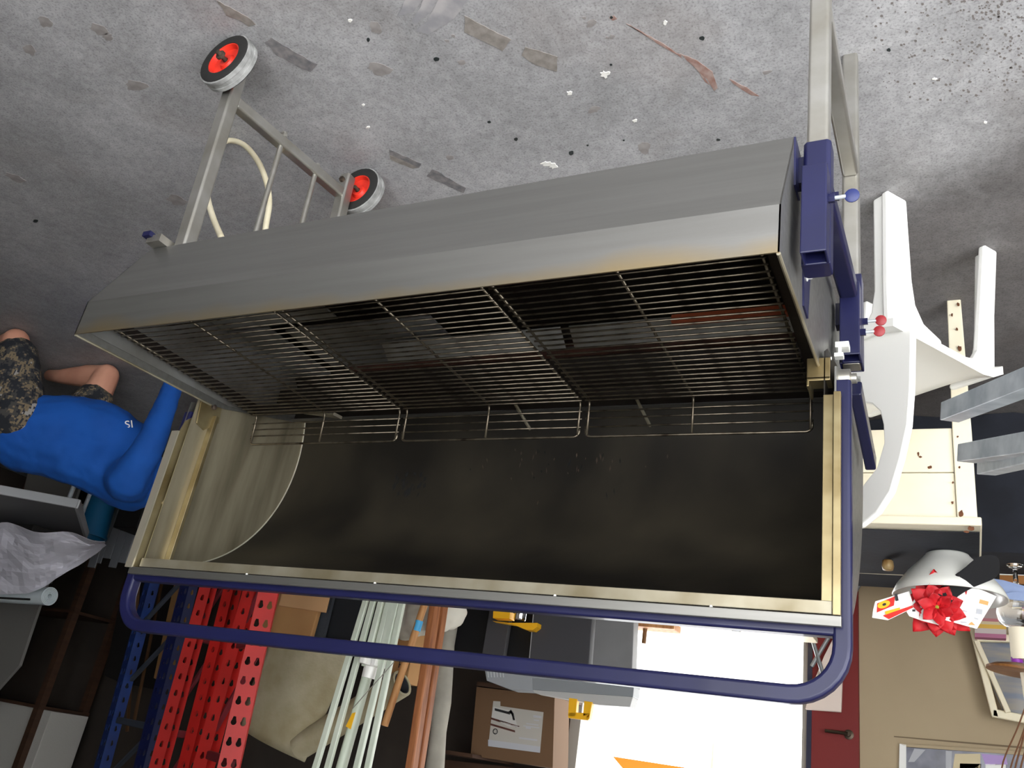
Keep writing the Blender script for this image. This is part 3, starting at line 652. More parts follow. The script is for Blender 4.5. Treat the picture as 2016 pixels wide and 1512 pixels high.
# ------------------------------------------------------------------ white chair
A0 = V((0.101, 2.100, 0)); cdv = V((-0.597, 0.802, 0)); cn = V((0.802, 0.597, 0))     # cdv: towards the chair's front, cn: across to its far side
WCH = 0.45
chair = empty('plastic_chair', A0 + cdv * 0.19 + cn * WCH / 2, 'white moulded plastic garden chair standing beside the navy sleeves', 'chair')
def cp(s_, t_, z_): return A0 + cdv * s_ + cn * t_ + V((0, 0, z_))
def chair_leg(s0, t0, lean_s, lean_t, sg):
    b = B()
    o = [(-0.040, 0), (0.036, 0), (0.046, 0.26), (0.056, 0.33), (0.085, 0.375), (0.15, 0.40), (0.15, 0.42), (-0.045, 0.42), (-0.046, 0.3)] if sg > 0 else \
        [(-0.028, 0), (0.028, 0), (0.018, 0.2), (0.006, 0.40), (0.0, 0.42), (-0.12, 0.42), (-0.12, 0.405), (-0.07, 0.395), (-0.05, 0.36), (-0.040, 0.2)]
    b.prism([cp(s0 + x + lean_s * z, t0 - 0.004 + lean_t * z, z) for x, z in o], cn * (0.022 if lean_t >= 0 else -0.022))
    o2 = [(0, 0), (0.052, 0), (0.054, 0.30), (0.065, 0.36), (0.09, 0.395), (0.13, 0.405), (0.13, 0.42), (0, 0.42)]
    sg2 = 1 if t0 < 0.2 else -1
    xo = -0.034 if sg > 0 else 0.002
    b.prism([cp(s0 + xo + lean_s * z, t0 + x * sg2 + lean_t * z, z) for x, z in o2], cdv * 0.02)
    return b.build('leg', WHITEP, chair, bevel=0.006)
chair_leg(0, 0, 0, 0.0, 1); chair_leg(0, WCH, 0, -0.0001, 1)
chair_leg(0.385, 0.0, -0.06, 0.03, -1); chair_leg(0.385, WCH, -0.06, -0.03, -1)
ns, nt_ = 10, 10; b = B(); top = []; bot = []
for i in range(ns + 1):
    for j in range(nt_ + 1):
        s_ = -0.045 + 0.42 * i / ns; t_ = -0.015 + (WCH + 0.03) * j / nt_
        e = max(abs(2 * j / nt_ - 1), 0) ** 4; f_ = max(0, (i / ns - 0.8) / 0.2) ** 2
        z = 0.425 + 0.012 * (1 - e) * -1 + 0.012 * e - 0.035 * f_ + 0.02 * (i / ns)
        top.append(cp(s_, t_, z)); bot.append(cp(s_, t_, z - 0.024))
fs = []
for i in range(ns):
    for j in range(nt_):
        a = i * (nt_ + 1) + j; q = (a, a + 1, a + nt_ + 2, a + nt_ + 1); fs.append(q); fs.append(tuple(k + len(top) for k in q[::-1]))
edge = [j for j in range(nt_ + 1)] + [i * (nt_ + 1) + nt_ for i in range(1, ns + 1)] + [ns * (nt_ + 1) + j for j in range(nt_ - 1, -1, -1)] + [i * (nt_ + 1) for i in range(ns - 1, 0, -1)]
for k in range(len(edge)): fs.append((edge[k], edge[k - 1], edge[k - 1] + len(top), edge[k] + len(top)))
b.add(top + bot, fs); b.build('seat', WHITEP, chair, smooth=True)
def fill_holes(outer, holes):
    """flat polygon with holes -> (verts2d, tris)"""
    bm = bmesh.new(); es = []
    for loop in [outer] + holes:
        vs = [bm.verts.new((p[0], p[1], 0)) for p in loop]
        es += [bm.edges.new((vs[i], vs[(i + 1) % len(vs)])) for i in range(len(vs))]
    bmesh.ops.triangle_fill(bm, use_beauty=True, use_dissolve=False, edges=es)
    bm.verts.index_update(); vs = [v.co.xy.copy() for v in bm.verts]; fs = [tuple(v.index for v in f.verts) for f in bm.faces]; bm.free()
    return vs, fs
W2 = WCH
side_ = [(-0.04, 0.41), (-0.032, 0.60), (-0.022, 0.70), (0.0, 0.78), (0.03, 0.86), (0.07, 0.905), (0.12, 0.93), (0.15, 0.935), (0.15, 0.845), (0.115, 0.83), (0.07, 0.79), (0.048, 0.73),
         (0.050, 0.68), (0.060, 0.64), (0.085, 0.612), (0.12, 0.595), (0.15, 0.59), (0.15, 0.41)]
lean = lambda z: 0.012 - 0.02 * (z - 0.41)
b = B()
def bpl(poly):
    f1 = [cp(lean(z), t, z) for t, z in poly]; f2 = [cp(lean(z) - 0.02, t, z) for t, z in poly]; n_ = len(poly)
    b.add(f1 + f2, [tuple(range(n_)), tuple(range(2 * n_ - 1, n_ - 1, -1))] + [(i, (i + 1) % n_, n_ + (i + 1) % n_, n_ + i) for i in range(n_)])
bpl(side_); bpl([(W2 - t, z) for t, z in side_])
bpl([(0.15, 0.41), (W2 - 0.15, 0.41), (W2 - 0.15, 0.59), (0.15, 0.59)]); bpl([(0.15, 0.845), (W2 - 0.15, 0.845), (W2 - 0.15, 0.935), (0.15, 0.935)])
for t in (0.17, 0.225, 0.28): bpl([(t - 0.016, 0.585), (t + 0.016, 0.585), (t + 0.016, 0.85), (t - 0.016, 0.85)])
b.build('backrest', WHITEP, chair, bevel=0.004)

# ------------------------------------------------------------------ cream table with chipped paint
ct = empty('painted_table', (0.35, 3.0, 0), 'old cream painted wooden table with chipped edges behind the plastic chair', 'table')
def leg_tap(x, y):
    b = B(); vs = []
    for z, h in ((0, 0.020), (0.47, 0.026), (0.735, 0.026)): vs += [(x - h, y - h, z), (x + h, y - h, z), (x + h, y + h, z), (x - h, y + h, z)]
    fs = [(0, 3, 2, 1), (8, 9, 10, 11)] + [(i + j, i + (j + 1) % 4, i + 4 + (j + 1) % 4, i + 4 + j) for i in (0, 4) for j in range(4)]
    b.add(vs, fs); return b.build('leg', CREAM, ct, bevel=0.003)
TX0, TX1, TY0, TY1 = -0.03, 0.86, 2.705, 3.24
lg = leg_tap(TX0, TY0)
for x, y in ((TX1, TY0), (TX0, TY1), (TX1, TY1)): leg_tap(x, y)
B().box2((TX0 - 0.036, TY0 - 0.036, 0.736), (TX1 + 0.036, TY1 + 0.036, 0.762)).build('tabletop', CREAM, ct, bevel=0.004)
dr = B().box2((TX0 + 0.027, TY0 - 0.016, 0.45), (TX1 - 0.027, TY0 + 0.004, 0.592)).build('drawer_front', CREAM, ct, bevel=0.002)
B().box2((TX0 + 0.027, TY0 - 0.016, 0.595), (TX1 - 0.027, TY0 + 0.004, 0.736)).build('drawer_front', CREAM, ct, bevel=0.002)
B().box2((TX0 - 0.012, TY0 + 0.027, 0.45), (TX0 + 0.008, TY1 - 0.027, 0.736)).build('side_rail', CREAM, ct)
B().box2((TX1 - 0.008, TY0 + 0.027, 0.45), (TX1 + 0.012, TY1 - 0.027, 0.736)).build('side_rail', CREAM, ct)
B().box2((TX0 + 0.027, TY1 - 0.008, 0.45), (TX1 - 0.027, TY1 + 0.012, 0.736)).build('back_rail', CREAM, ct)
def chip(Y, x, y, rx, ry):
    c0 = ony(x, y, Y); pts = []
    for k in range(9):
        t = k * math.tau / 9; r = 1 + random.uniform(-.35, .35); pts.append(ony(x + rx * r * math.cos(t), y + ry * r * math.sin(t), Y))
    B().prism(pts, (0, -0.0012, 0)).build('paint_chip', CHIP, ct)
for x, y, rx, ry in ((1874, 620, 2, 3), (1884, 648, 2, 3), (1889, 686, 4, 5), (1887, 600, 3, 4), (1885, 860, 2, 2), (1888, 885, 2, 2), (1876, 950, 2, 2), (1875, 990, 2.5, 3), (1893, 1012, 5, 7), (1889, 920, 2, 2)): chip(TY0 - 0.0265, x, y, rx, ry)
for x, y, rx, ry in ((1808, 894, 2, 4), (1812, 900, 3, 2), (1831, 920, 4, 3)): chip(TY0 - 0.0165, x, y, rx, ry)
for x, y, rx, ry in ((1912, 1040, 6, 4), (1903, 1047, 5, 3)): chip(TY0 - 0.0365, x, y, rx, ry)

# ------------------------------------------------------------------ galvanised stand reaching in from the left of the room
gs = empty('galvanised_stand', (-0.62, 1.35, 0), 'galvanised square tube stand with loose tube ends beside the chair', 'metal stand')
tA, tB = ony(1870, 812, 1.70), ony(2040, 745, 1.42)
d_ = (tB - tA).normalized(); post = tA + d_ * 0.62
sqtube(tA, post, 0.036, 'square_tube', GALV, gs, True, 0.002)
tC, tD = ony(1903, 893, 1.72), ony(2040, 872, 1.45)
d2 = (tD - tC).normalized(); sqtube(tC, tC + d2 * 0.62, 0.034, 'square_tube', GALV, gs, True, 0.002)
tE, tF = ony(1942, 918, 1.78), ony(2040, 893, 1.50)
d3 = (tF - tE).normalized(); sqtube(tE, tE + d3 * 0.62, 0.034, 'square_tube', GALV, gs, True, 0.002)
for q in (post, tC + d2 * 0.62, tE + d3 * 0.62): sqtube((q.x, q.y, 0), (q.x, q.y, q.z + 0.02), 0.03, 'upright', GALV, gs, False, 0.002)
q1, q2 = post, tE + d3 * 0.62
sqtube((q1.x, q1.y, 0.15), (q2.x, q2.y, 0.15), 0.03, 'stretcher', GALV, gs)
# ------------------------------------------------------------------ still life on the cream table
b = B(); pts = []
for i in range(15):
    for j in range(9):
        x = TX0 - 0.03 + (TX1 - TX0 + 0.06) * i / 14; y = TY0 + 0.015 + 0.53 * j / 8
        pts.append((x, y, 0.7645 + 0.0015 * math.sin(9 * x + 5 * y)))
fs = [(i * 9 + j, i * 9 + j + 1, i * 9 + j + 10, i * 9 + j + 9) for i in range(14) for j in range(8)]
b.add(pts, fs); cl = thing(b, 'table_runner', BLKCLOTH, 'black cloth spread over the cream table', 'cloth')
md = cl.modifiers.new('thick', 'SOLIDIFY'); md.thickness = 0.0015; md.offset = 1
TZ = 0.7685
bowl = V((0.03, 2.965, TZ))
b = B(); b.lathe([(0.062, 0), (0.064, 0.004), (0.085, 0.028), (0.118, 0.062), (0.150, 0.105), (0.163, 0.135), (0.158, 0.136), (0.145, 0.108), (0.112, 0.066), (0.08, 0.034), (0.03, 0.012), (0.001, 0.011)], bowl, n=40)
thing(b, 'bowl', mat('pearl_white_ceramic', rgb(214, 214, 208), 0.3, coat=0.3), 'wide white bowl standing on the black cloth', 'bowl', smooth='all')
# black napkin hanging over the bowl's side
b = B(); P_ = []; npx = [[(1862, 1205), (1868, 1160), (1905, 1110), (1930, 1092)], [(1820, 1215), (1835, 1155), (1890, 1118), (1965, 1092)], [(1830, 1222), (1850, 1168), (1910, 1136), (1968, 1108)], [(1850, 1225), (1870, 1180), (1925, 1150), (1968, 1138)]]
for r_ in npx:
    for k, (x, y) in enumerate(r_): P_.append(ony(x, y, 2.84 - 0.012 * k))
b.add(P_, [(i * 4 + j, i * 4 + j + 1, i * 4 + j + 5, i * 4 + j + 4) for i in range(3) for j in range(3)])
nap = thing(b, 'napkin', mat('black_napkin', rgb(26, 26, 28), 0.95, bump=0.1), 'black napkin draped over the side of the white bowl', 'napkin')
md = nap.modifiers.new('s', 'SUBSURF'); md.levels = md.render_levels = 2
md = nap.modifiers.new('thick', 'SOLIDIFY'); md.thickness = 0.004
# red paper flower
FR = mat('red_petal', rgb(206, 20, 30), 0.6, 0, rgb(172, 10, 24), 12); fc = ony(1845, 1195, 2.86)
fl_ = empty('paper_flower', fc, 'red paper poinsettia lying on top of the white bowl', 'flower')
fN = (CAM - fc).normalized(); fu = fN.cross(V((0, 0, 1))).normalized(); fv = fN.cross(fu)
for ring, (n, L_, w_, tilt) in enumerate(((11, 0.105, 0.030, 0.12), (9, 0.08, 0.026, 0.35), (6, 0.05, 0.018, 0.7))):
    for k in range(n):
        t = k * math.tau / n + ring * 0.35 + random.uniform(-.12, .12); Lk = L_ * random.uniform(.82, 1.1)
        dr_ = fu * math.cos(t) + fv * math.sin(t); sd = fN.cross(dr_)
        ps = []
        for f_, w in ((0, 0.25), (0.35, 0.9), (0.6, 1.0), (0.82, 0.55), (1.0, 0.03)):
            base = fc + dr_ * (Lk * f_) + fN * (0.012 * ring + Lk * f_ * tilt - 0.25 * Lk * f_ * f_ * tilt)
            ps += [base - sd * (w_ * w) + fN * 0.004, base - fN * 0.002, base + sd * (w_ * w) + fN * 0.004]
        b = B(); b.add(ps, [(i * 3 + j, i * 3 + j + 1, i * 3 + j + 4, i * 3 + j + 3) for i in range(4) for j in range(2)])
        o = b.build('petal', FR, fl_, smooth='all', recalc=False); md = o.modifiers.new('thick', 'SOLIDIFY'); md.thickness = 0.0012
b = B(); b.ball(fc + fN * 0.02, 0.012, 10); b.build('flower_centre', mat('yellow_green_bead', rgb(150, 140, 40), 0.5), fl_)
for t in (1.2, 2.0):
    dr_ = fu * math.cos(t) - fv * math.sin(t); sd = fN.cross(dr_); q = fc - fN * 0.006
    b = B(); b.prism([q + dr_ * 0.01 - sd * 0.008, q + dr_ * 0.04 - sd * 0.02, q + dr_ * 0.075, q + dr_ * 0.04 + sd * 0.02, q + dr_ * 0.01 + sd * 0.008], fN * 0.0015); b.build('leaf', mat('dark_green_leaf', rgb(40, 66, 40), 0.6), fl_)
# printed leaflets fanned in the bowl
PAPER = mat('white_leaflet_paper', rgb(244, 244, 240), 0.6)
def leaflet(name, px, Y, label, marks, group=None, paper=PAPER, th=0.0015):
    o = thing(B().prism([ony(x, y, Y) for x, y in px], (0, th, 0)), name, paper, label, 'leaflet', group)
    for k, (nm, pl, m_) in enumerate(marks): B().prism([ony(x, y, Y - 0.0003 - 0.0007 * k) for x, y in pl], (0, -0.0006, 0)).build(nm, m_, o)
    return o
INKR, INKY, INKO, INKG, INKK = mat('red_print', rgb(214, 40, 30), 0.5), mat('yellow_print', rgb(246, 190, 30), 0.5), mat('orange_print', rgb(226, 160, 96), 0.5), mat('grey_print', rgb(178, 180, 186), 0.5), mat('black_print', rgb(40, 40, 44), 0.5)
def rect(cx, cy, w, h, a=0.0):
    return [(cx + u * math.cos(a) - v * math.sin(a), cy + u * math.sin(a) + v * math.cos(a)) for u, v in ((-w, -h), (w, -h), (w, h), (-w, h))]
def disc(cx, cy, rx, ry, a=0.0, n=14):
    return [(cx + rx * math.cos(t) * math.cos(a) - ry * math.sin(t) * math.sin(a), cy + rx * math.cos(t) * math.sin(a) + ry * math.sin(t) * math.cos(a)) for t in [k * math.tau / n for k in range(n)]]
leaflet('leaflet', [(1723, 1184), (1790, 1164), (1800, 1196), (1748, 1221), (1717, 1216), (1719, 1200)], 2.83, 'white leaflet with red and yellow printing leaning out of the bowl',
        [('print_patch', [(1727, 1188), (1762, 1174), (1760, 1192), (1726, 1206)], INKR), ('print_disc', disc(1740, 1190, 13, 7, -.35), INKY), ('print_disc', disc(1741, 1190, 4, 2.5, -.35), INKK),
         ('print_patch', [(1738, 1212), (1796, 1192), (1798, 1196), (1750, 1219)], INKR), ('print_patch', [(1742, 1204), (1772, 1196), (1772, 1200), (1744, 1210)], INKY), ('print_patch', rect(1765, 1176, 3, 7, -.2), INKK)])
leaflet('leaflet', [(1785, 1205), (1800, 1180), (1870, 1190), (1850, 1231), (1815, 1222), (1790, 1213)], 2.835, 'white leaflet with small printing behind the red flower', [('print_patch', rect(1799, 1202, 3, 2), INKK)])
leaflet('leaflet', [(1862, 1150), (1905, 1150), (1962, 1174), (1923, 1238), (1858, 1220)], 2.84, 'large white leaflet with orange and grey printing beside the red flower',
        [('print_patch', rect(1937, 1186, 9, 4, .25), INKO), ('print_patch', rect(1928, 1204, 6, 5, .15), INKG), ('print_triangle', [(1893, 1216), (1898, 1211), (1902, 1217)], INKO), ('print_triangle', [(1906, 1230), (1913, 1224), (1920, 1231)], INKO),
         ('print_squiggle', rect(1922, 1218, 4, 1, .3), INKG), ('print_squiggle', rect(1900, 1203, 4, 1, .3), INKG), ('print_squiggle', rect(1897, 1225, 6, 1, .1), INKG)])
# beige shell ornament
b = B(); q = ony(1748, 1118, 3.05); q.z = TZ
b.lathe([(0.012, 0), (0.017, 0.004), (0.019, 0.022), (0.016, 0.034), (0.004, 0.036)], q, n=16); thing(b, 'shell_ornament', mat('amber_shell', rgb(196, 168, 118), 0.4, 0, rgb(150, 110, 60), 30), 'small amber shell ornament beside the white bowl', 'ornament', smooth='all')
# black-draped low table behind
BZ = 0.56; bt = empty('draped_table', (-0.3, 3.9, 0), 'low table draped to the floor in black cloth behind the galvanised tubes', 'table')
B().box2((-0.95, 3.64, BZ - 0.02), (0.5, 4.28, BZ)).build('tabletop', mat('table_board', rgb(60, 54, 48), 0.8), bt)
for x, y in ((-0.9, 3.7), (0.45, 3.7), (-0.9, 4.22), (0.45, 4.22)): B().box2((x - .02, y - .02, 0), (x + .02, y + .02, BZ - .021)).build('leg', mat('table_board', rgb(60, 54, 48), 0.8), bt)
b = B(); ring = []; n = 64
for k in range(n):
    t = k / n * 4; s_ = int(t); f_ = t - s_; cs = [(-0.955, 3.635), (0.505, 3.635), (0.505, 4.285), (-0.955, 4.285)]
    a_, c_ = cs[s_], cs[(s_ + 1) % 4]; ring.append((a_[0] + (c_[0] - a_[0]) * f_, a_[1] + (c_[1] - a_[1]) * f_))
vs = []
for z, e in ((BZ + 0.002, 0.0), (BZ - 0.02, 0.006), (BZ * 0.5, 0.02), (0.003, 0.04)):
    for k, (x, y) in enumerate(ring):
        w = e * (0.6 + 0.6 * math.sin(k * 1.7)); vs.append((x + (x + 0.225) / 0.73 * w, y + (y - 3.96) / 0.32 * w, z))
b.add(vs, [(i * n + k, i * n + (k + 1) % n, (i + 1) * n + (k + 1) % n, (i + 1) * n + k) for i in range(3) for k in range(n)] + [tuple(range(n))])
b.build('black_drape', BLKCLOTH, bt, smooth=True)
# things on the draped table
for k, (pl, Y) in enumerate((([(1925, 1150), (1945, 1140), (2040, 1165), (2040, 1180), (1960, 1172)], 3.70), ([(1945, 1138), (1975, 1142), (2040, 1160), (2040, 1166), (1968, 1156)], 3.74), ([(1960, 1172), (2000, 1164), (2040, 1172), (2040, 1186), (1990, 1180)], 3.68))):
    lo = min(ony(x, y, Y).z for x, y in pl); sh = 0
    thing(B().prism([ony(x, y, Y) + V((0, 0, sh)) for x, y in pl], (0, 0.004, 0)), 'envelope', mat('pale_blue_envelope', rgb(150, 168, 206), 0.7, 0, rgb(132, 150, 190), 6),
          ['pale blue envelope on the draped table, lowest of three', 'pale blue envelope on the draped table, nearest the black napkin', 'pale blue envelope on the draped table, beside the glass globe'][k], 'envelope', 'blue envelopes on the draped table')
pf = empty('gilt_picture', ony(2010, 1130, 3.95) * 1.0, 'small gilt framed picture standing on the draped table', 'picture')
for i, (y0, y1, m_) in enumerate(((1110, 1116, mat('silver_frame', rgb(190, 188, 182), 0.4, 0.4)), (1116, 1128, mat('moss_print', rgb(120, 116, 60), 0.6, 0, rgb(190, 170, 130), 60)), (1128, 1134, PAPER), (1134, 1150, mat('gilt', rgb(150, 98, 46), 0.45, 0.3)))):
    B().prism([ony(1968, y0 - 2, 3.95), ony(2060, y0, 3.95), ony(2060, y1, 3.95), ony(1968, y1 - 2, 3.95)], (0, 0.015, 0)).build(('frame_edge', 'print', 'mount', 'lower_frame')[i], m_, pf)
# candle holder: glass globe, white column, wooden disc and twigs
gx = ony(2005, 1178, 3.8); gx.z = BZ + 0.004
GLASS = mat('clear_glass', (1, 1, 1, 1), 0.02, 0, trans=1.0, ior=1.45)
can = empty('candle_stand', gx, 'glass globe stand with white column, wooden disc and thin twigs', 'ornament')
g0 = ony(2005, 1205, 3.8)
b = B(); b.lathe([(0.03, BZ + 0.004 - g0.z), (0.03, BZ + 0.01 - g0.z), (0.008, BZ + 0.02 - g0.z), (0.010, -0.075), (0.045, -0.058), (0.072, -0.02), (0.076, 0.01), (0.066, 0.045), (0.05, 0.055)], g0, n=28); b.build('glass_globe', GLASS, can, smooth='all')
c0 = ony(2006, 1237, 3.8); c1 = ony(2002, 1298, 3.8); b = B(); b.lathe([(0.036, 0), (0.036, 0.003), (0.034, 0.11), (0.032, (c1 - c0).length)], c0, (0, 0, 1), 20); b.build('white_column', mat('ivory_wax', rgb(248, 238, 214), 0.5), can, smooth=True)
b = B(); b.lathe([(0.020, -0.006), (0.020, 0.035)], c1, (0, 0, 1), 18); b.build('purple_band', mat('purple_ribbon', rgb(150, 60, 180), 0.4), can, smooth=True)
w0 = ony(2008, 1318, 3.8); b = B(); b.lathe([(0.03, -0.02), (0.09, -0.006), (0.112, 0.006), (0.112, 0.014), (0.08, 0.018), (0.02, 0.012)], w0, (0.1, 0, 1), 28); b.build('wooden_disc', mat('varnished_wood', rgb(156, 106, 58), 0.4, 0, rgb(110, 66, 32), 12, (1, 6, 1)), can, smooth=True)
c2 = ony(2020, 1345, 3.8); b = B(); b.lathe([(0.03, -0.02), (0.026, 0.22)], V((w0.x - 0.03, w0.y, w0.z + 0.03)), (-0.05, 0, 1), 16); b.build('upper_column', mat('ivory_wax', rgb(248, 238, 214), 0.5), can, smooth=True)
for k, (xa, ya, xb, yb) in enumerate(((2030, 1350, 1975, 1500), (2035, 1360, 1990, 1510), (2025, 1380, 1998, 1515), (2030, 1400, 2008, 1518))):
    b = B(); b.tube(smooth_path([ony(xa - 12, ya - 30, 3.8), ony(xa, ya, 3.8), ony((xa + xb) / 2 + 4, (ya + yb) / 2, 3.79), ony(xb, yb, 3.78), ony(xb - 6, yb + 60, 3.78)]), 0.003, 6); b.build('twig', mat('twig_brown', rgb(110, 74, 50), 0.8), can)
# picture frames against the beige wall
WHF = mat('ivory_frame', rgb(250, 240, 210), 0.4); GLZ = mat('dark_glazing', rgb(120, 128, 146), 0.12, 0, rgb(170, 160, 140), 3, (1, 1, 6))
fa = [ony(x, y, 4.5) for x, y in ((1905, 1232), (1918, 1234), (1992, 1406), (1958, 1408))]
pfr = empty('white_window_frame', (fa[0].x, 4.5, 0), 'ivory painted window frame with dark glass leaning on the beige wall', 'window frame')
def bar(pxa, pxb, w, Y, name, m_, par, th=0.03):
    a_, c_ = ony(*pxa, Y), ony(*pxb, Y); b = B(); b.tube([a_, c_], w, square=(w, th), up=(0, 1, 0)); return b.build(name, m_, par, bevel=0.002)
bar((1908, 1210), (1960, 1412), 0.03, 4.5, 'frame_stile', WHF, pfr); bar((1922, 1262), (1985, 1403), 0.022, 4.48, 'glazing_bar', WHF, pfr)
bar((1955, 1404), (2060, 1424), 0.035, 4.5, 'frame_rail', WHF, pfr); bar((1922, 1256), (2060, 1260), 0.034, 4.49, 'frame_rail', WHF, pfr)
B().prism([ony(x, y, 4.515) for x, y in ((1915, 1262), (2060, 1265), (2060, 1415), (1975, 1402))], (0, 0.006, 0)).build('glass_pane', GLZ, pfr)
p0_ = ony(1908, 1210, 4.5); 
for x in (p0_.x, p0_.x - 0.55): B().box2((x - .015, 4.485, 0), (x + .015, 4.515, p0_.z)).build('frame_leg', WHF, pfr)
cu = empty('striped_cushion', ony(1950, 1235, 4.42), 'pink and yellow striped cushion standing below the window frame', 'cushion')
ylist = [1190, 1216, 1222, 1228, 1236, 1246, 1254]; cm = [rgb(190, 170, 166), rgb(200, 130, 136), rgb(226, 208, 170), rgb(236, 190, 90), rgb(214, 200, 196), rgb(190, 120, 150)]
for i in range(6):
    B().prism([ony(x, y, 4.42) for x, y in ((1919, ylist[i]), (1981, ylist[i] + 3), (1981, ylist[i + 1] + 3), (1919, ylist[i + 1]))], (0, 0.05, 0)).build('stripe', mat('stripe_%d' % i, cm[i], 0.8), cu)
zb_ = ony(1950, 1190, 4.42).z; xa_, xb_ = ony(1919, 1190, 4.42).x, ony(1981, 1190, 4.42).x
B().box2((xb_, 4.42, 0), (xa_, 4.47, zb_ + 0.004)).build('cushion_base', mat('stripe_0', cm[0], 0.8), cu)
# framed collage on the wall
co = empty('framed_collage', ony(1900, 1490, YB - 0.02), 'white framed glossy photo collage hanging on the beige wall', 'picture')
cf = lambda pl, nm, m_, dy: B().prism([ony(x, y, YB - 0.004 - dy) for x, y in pl], (0, dy, 0)).build(nm, m_, co)
cf([(1771, 1464), (1784, 1466), (1784, 1600), (1768, 1600)], 'frame_stile', PAPER, 0.02); cf([(1771, 1464), (2060, 1482), (2060, 1490), (1784, 1470)], 'frame_rail', BEIGE, 0.02)
GLOSS = mat('dark_glossy_print', rgb(84, 84, 94), 0.15, 0, rgb(150, 152, 164), 5, (1, 1, 1)); cf([(1784, 1471), (2060, 1490), (2060, 1600), (1782, 1600)], 'photo_print', GLOSS, 0.012)
for pl, m_ in (([(1880, 1484), (1930, 1484), (1930, 1512), (1876, 1512)], mat('cream_print', rgb(206, 190, 150), 0.4)), ([(1932, 1484), (1980, 1488), (1984, 1505), (1940, 1506)], mat('lilac_print', rgb(170, 140, 200), 0.4)),
               ([(1862, 1478), (1874, 1479), (1872, 1540), (1862, 1540)], INKG), ([(1800, 1474), (1822, 1476), (1800, 1500), (1788, 1500)], INKG), ([(1890, 1503), (1932, 1504), (1930, 1530), (1888, 1530)], INKK), ([(1940, 1504), (1980, 1505), (1980, 1540), (1940, 1540)], PAPER)):
    cf(pl, 'photo_patch', m_, 0.014)
struct(B().prism([ony(1760, 1449, YB), ony(2060, 1474, YB), ony(2060, 1478, YB), ony(1760, 1451, YB)], (0, -0.004, 0)), 'trim_2', mat('wall_groove', rgb(120, 104, 82), 0.8))

# ------------------------------------------------------------------ things by the doorway
WOOD = mat('raw_pine', rgb(192, 142, 92), 0.65, 0, rgb(160, 108, 64), 5, (8, 8, 0.8)); WOODR = mat('reddish_plank', rgb(170, 108, 66), 0.65, 0, rgb(128, 76, 44), 6, (9, 9, 0.8)); GREYP = mat('grey_box_plastic', rgb(150, 154, 158), 0.45); DGREY = mat('dark_grey_panel', rgb(62, 62, 66), 0.6)
YEL = mat('yellow_plastic', rgb(240, 180, 30), 0.4); CARD = mat('cardboard', rgb(196, 150, 100), 0.8, 0, rgb(184, 138, 88), 4); BRN = mat('dark_brown_board', rgb(74, 50, 34), 0.7, 0, rgb(58, 38, 26), 4, (1, 1, 6))
tt = empty('trestle_table', (1.1, 4.3, 0), 'cream topped trestle table standing in front of the bright doorway', 'table')
B().box2((0.62, 4.14, 0.795), (1.52, 4.42, 0.818)).build('tabletop', CREAM, tt, bevel=0.002)
for x in (0.7, 1.44):
    for y in (4.18, 4.38): B().box2((x - .018, y - .018, 0), (x + .018, y + .018, 0.794)).build('leg', WOOD, tt)
wk = ony(1285, 1240, 4.22); thing(B().box2((wk.x - 0.12, 4.18, 0.8185), (wk.x + 0.12, 4.30, 0.85)), 'wood_offcut', WOOD, 'pale wood offcut lying on the trestle table', 'wood', bevel=0.002)
rr = ony(1270, 1240, 4.24); thing(B().lathe([(0.011, 0), (0.011, 0.07), (0.009, 0.072)], (rr.x, 4.24, 0.8505), n=12), 'dowel', mat('brown_dowel', rgb(120, 86, 50), 0.5), 'short brown dowel standing on the wood offcut', 'dowel', smooth=True)
rr = ony(1450, 1238, 4.2); b = B(); b.lathe([(0.022, 0), (0.022, 0.018), (0.01, 0.02)], (rr.x, 4.2, 0.8185), n=14); thing(b, 'tin_lid', GALV, 'small silver lid on the trestle table', 'lid', smooth=True)
# ironing board folded against the red door
ib = empty('ironing_board', ony(1630, 1340, 4.45), 'folded cream ironing board with grey crossed legs leaning by the red door', 'ironing board')
B().prism([ony(x, y, 4.5) for x, y in ((1646, 1245), (1660, 1290), (1656, 1402), (1585, 1396), (1598, 1352), (1622, 1292))], (0, 0.025, 0)).build('board', mat('pinkish_board', rgb(224, 208, 198), 0.7), ib, bevel=0.004)
pb0 = ony(1646, 1245, 4.5); B().box2((pb0.x - 0.02, 4.5, 0), (pb0.x + 0.1, 4.525, pb0.z + 0.01)).build('board_tail', mat('pinkish_board', rgb(224, 208, 198), 0.7), ib)
for pa, pb_ in (((1594, 1240), (1622, 1334)), ((1640, 1240), (1598, 1312))):
    a_, c_ = ony(*pa, 4.44), ony(*pb_, 4.46); d_ = (a_ - c_).normalized(); a2 = a_ + d_ * (a_.z / -d_.z) if d_.z < 0 else a_
    b = B(); b.tube([a2, c_], 0.01, 8); b.build('crossed_leg', mat('grey_tube_paint', rgb(120, 122, 124), 0.4, 0.4), ib, smooth=True)
# orange thing outside
og = [ony(x, y, 6.0) for x, y in ((1206, 1489), (1225, 1512), (1290, 1600), (1560, 1600), (1380, 1516))]
oc = empty('orange_awning', ony(1350, 1540, 6.0) * 1.0, 'orange sunshade standing outside the bright doorway', 'sunshade')
B().prism(og, (0, 0.6, 0)).build('canopy', mat('orange_cloth', rgb(246, 116, 20), 0.7), oc)
pz = ony(1400, 1560, 6.3); b = B(); b.tube([(pz.x, 6.3, -0.13), (pz.x, 6.3, pz.z)], 0.02, 10); b.build('pole', WHITEP, oc)

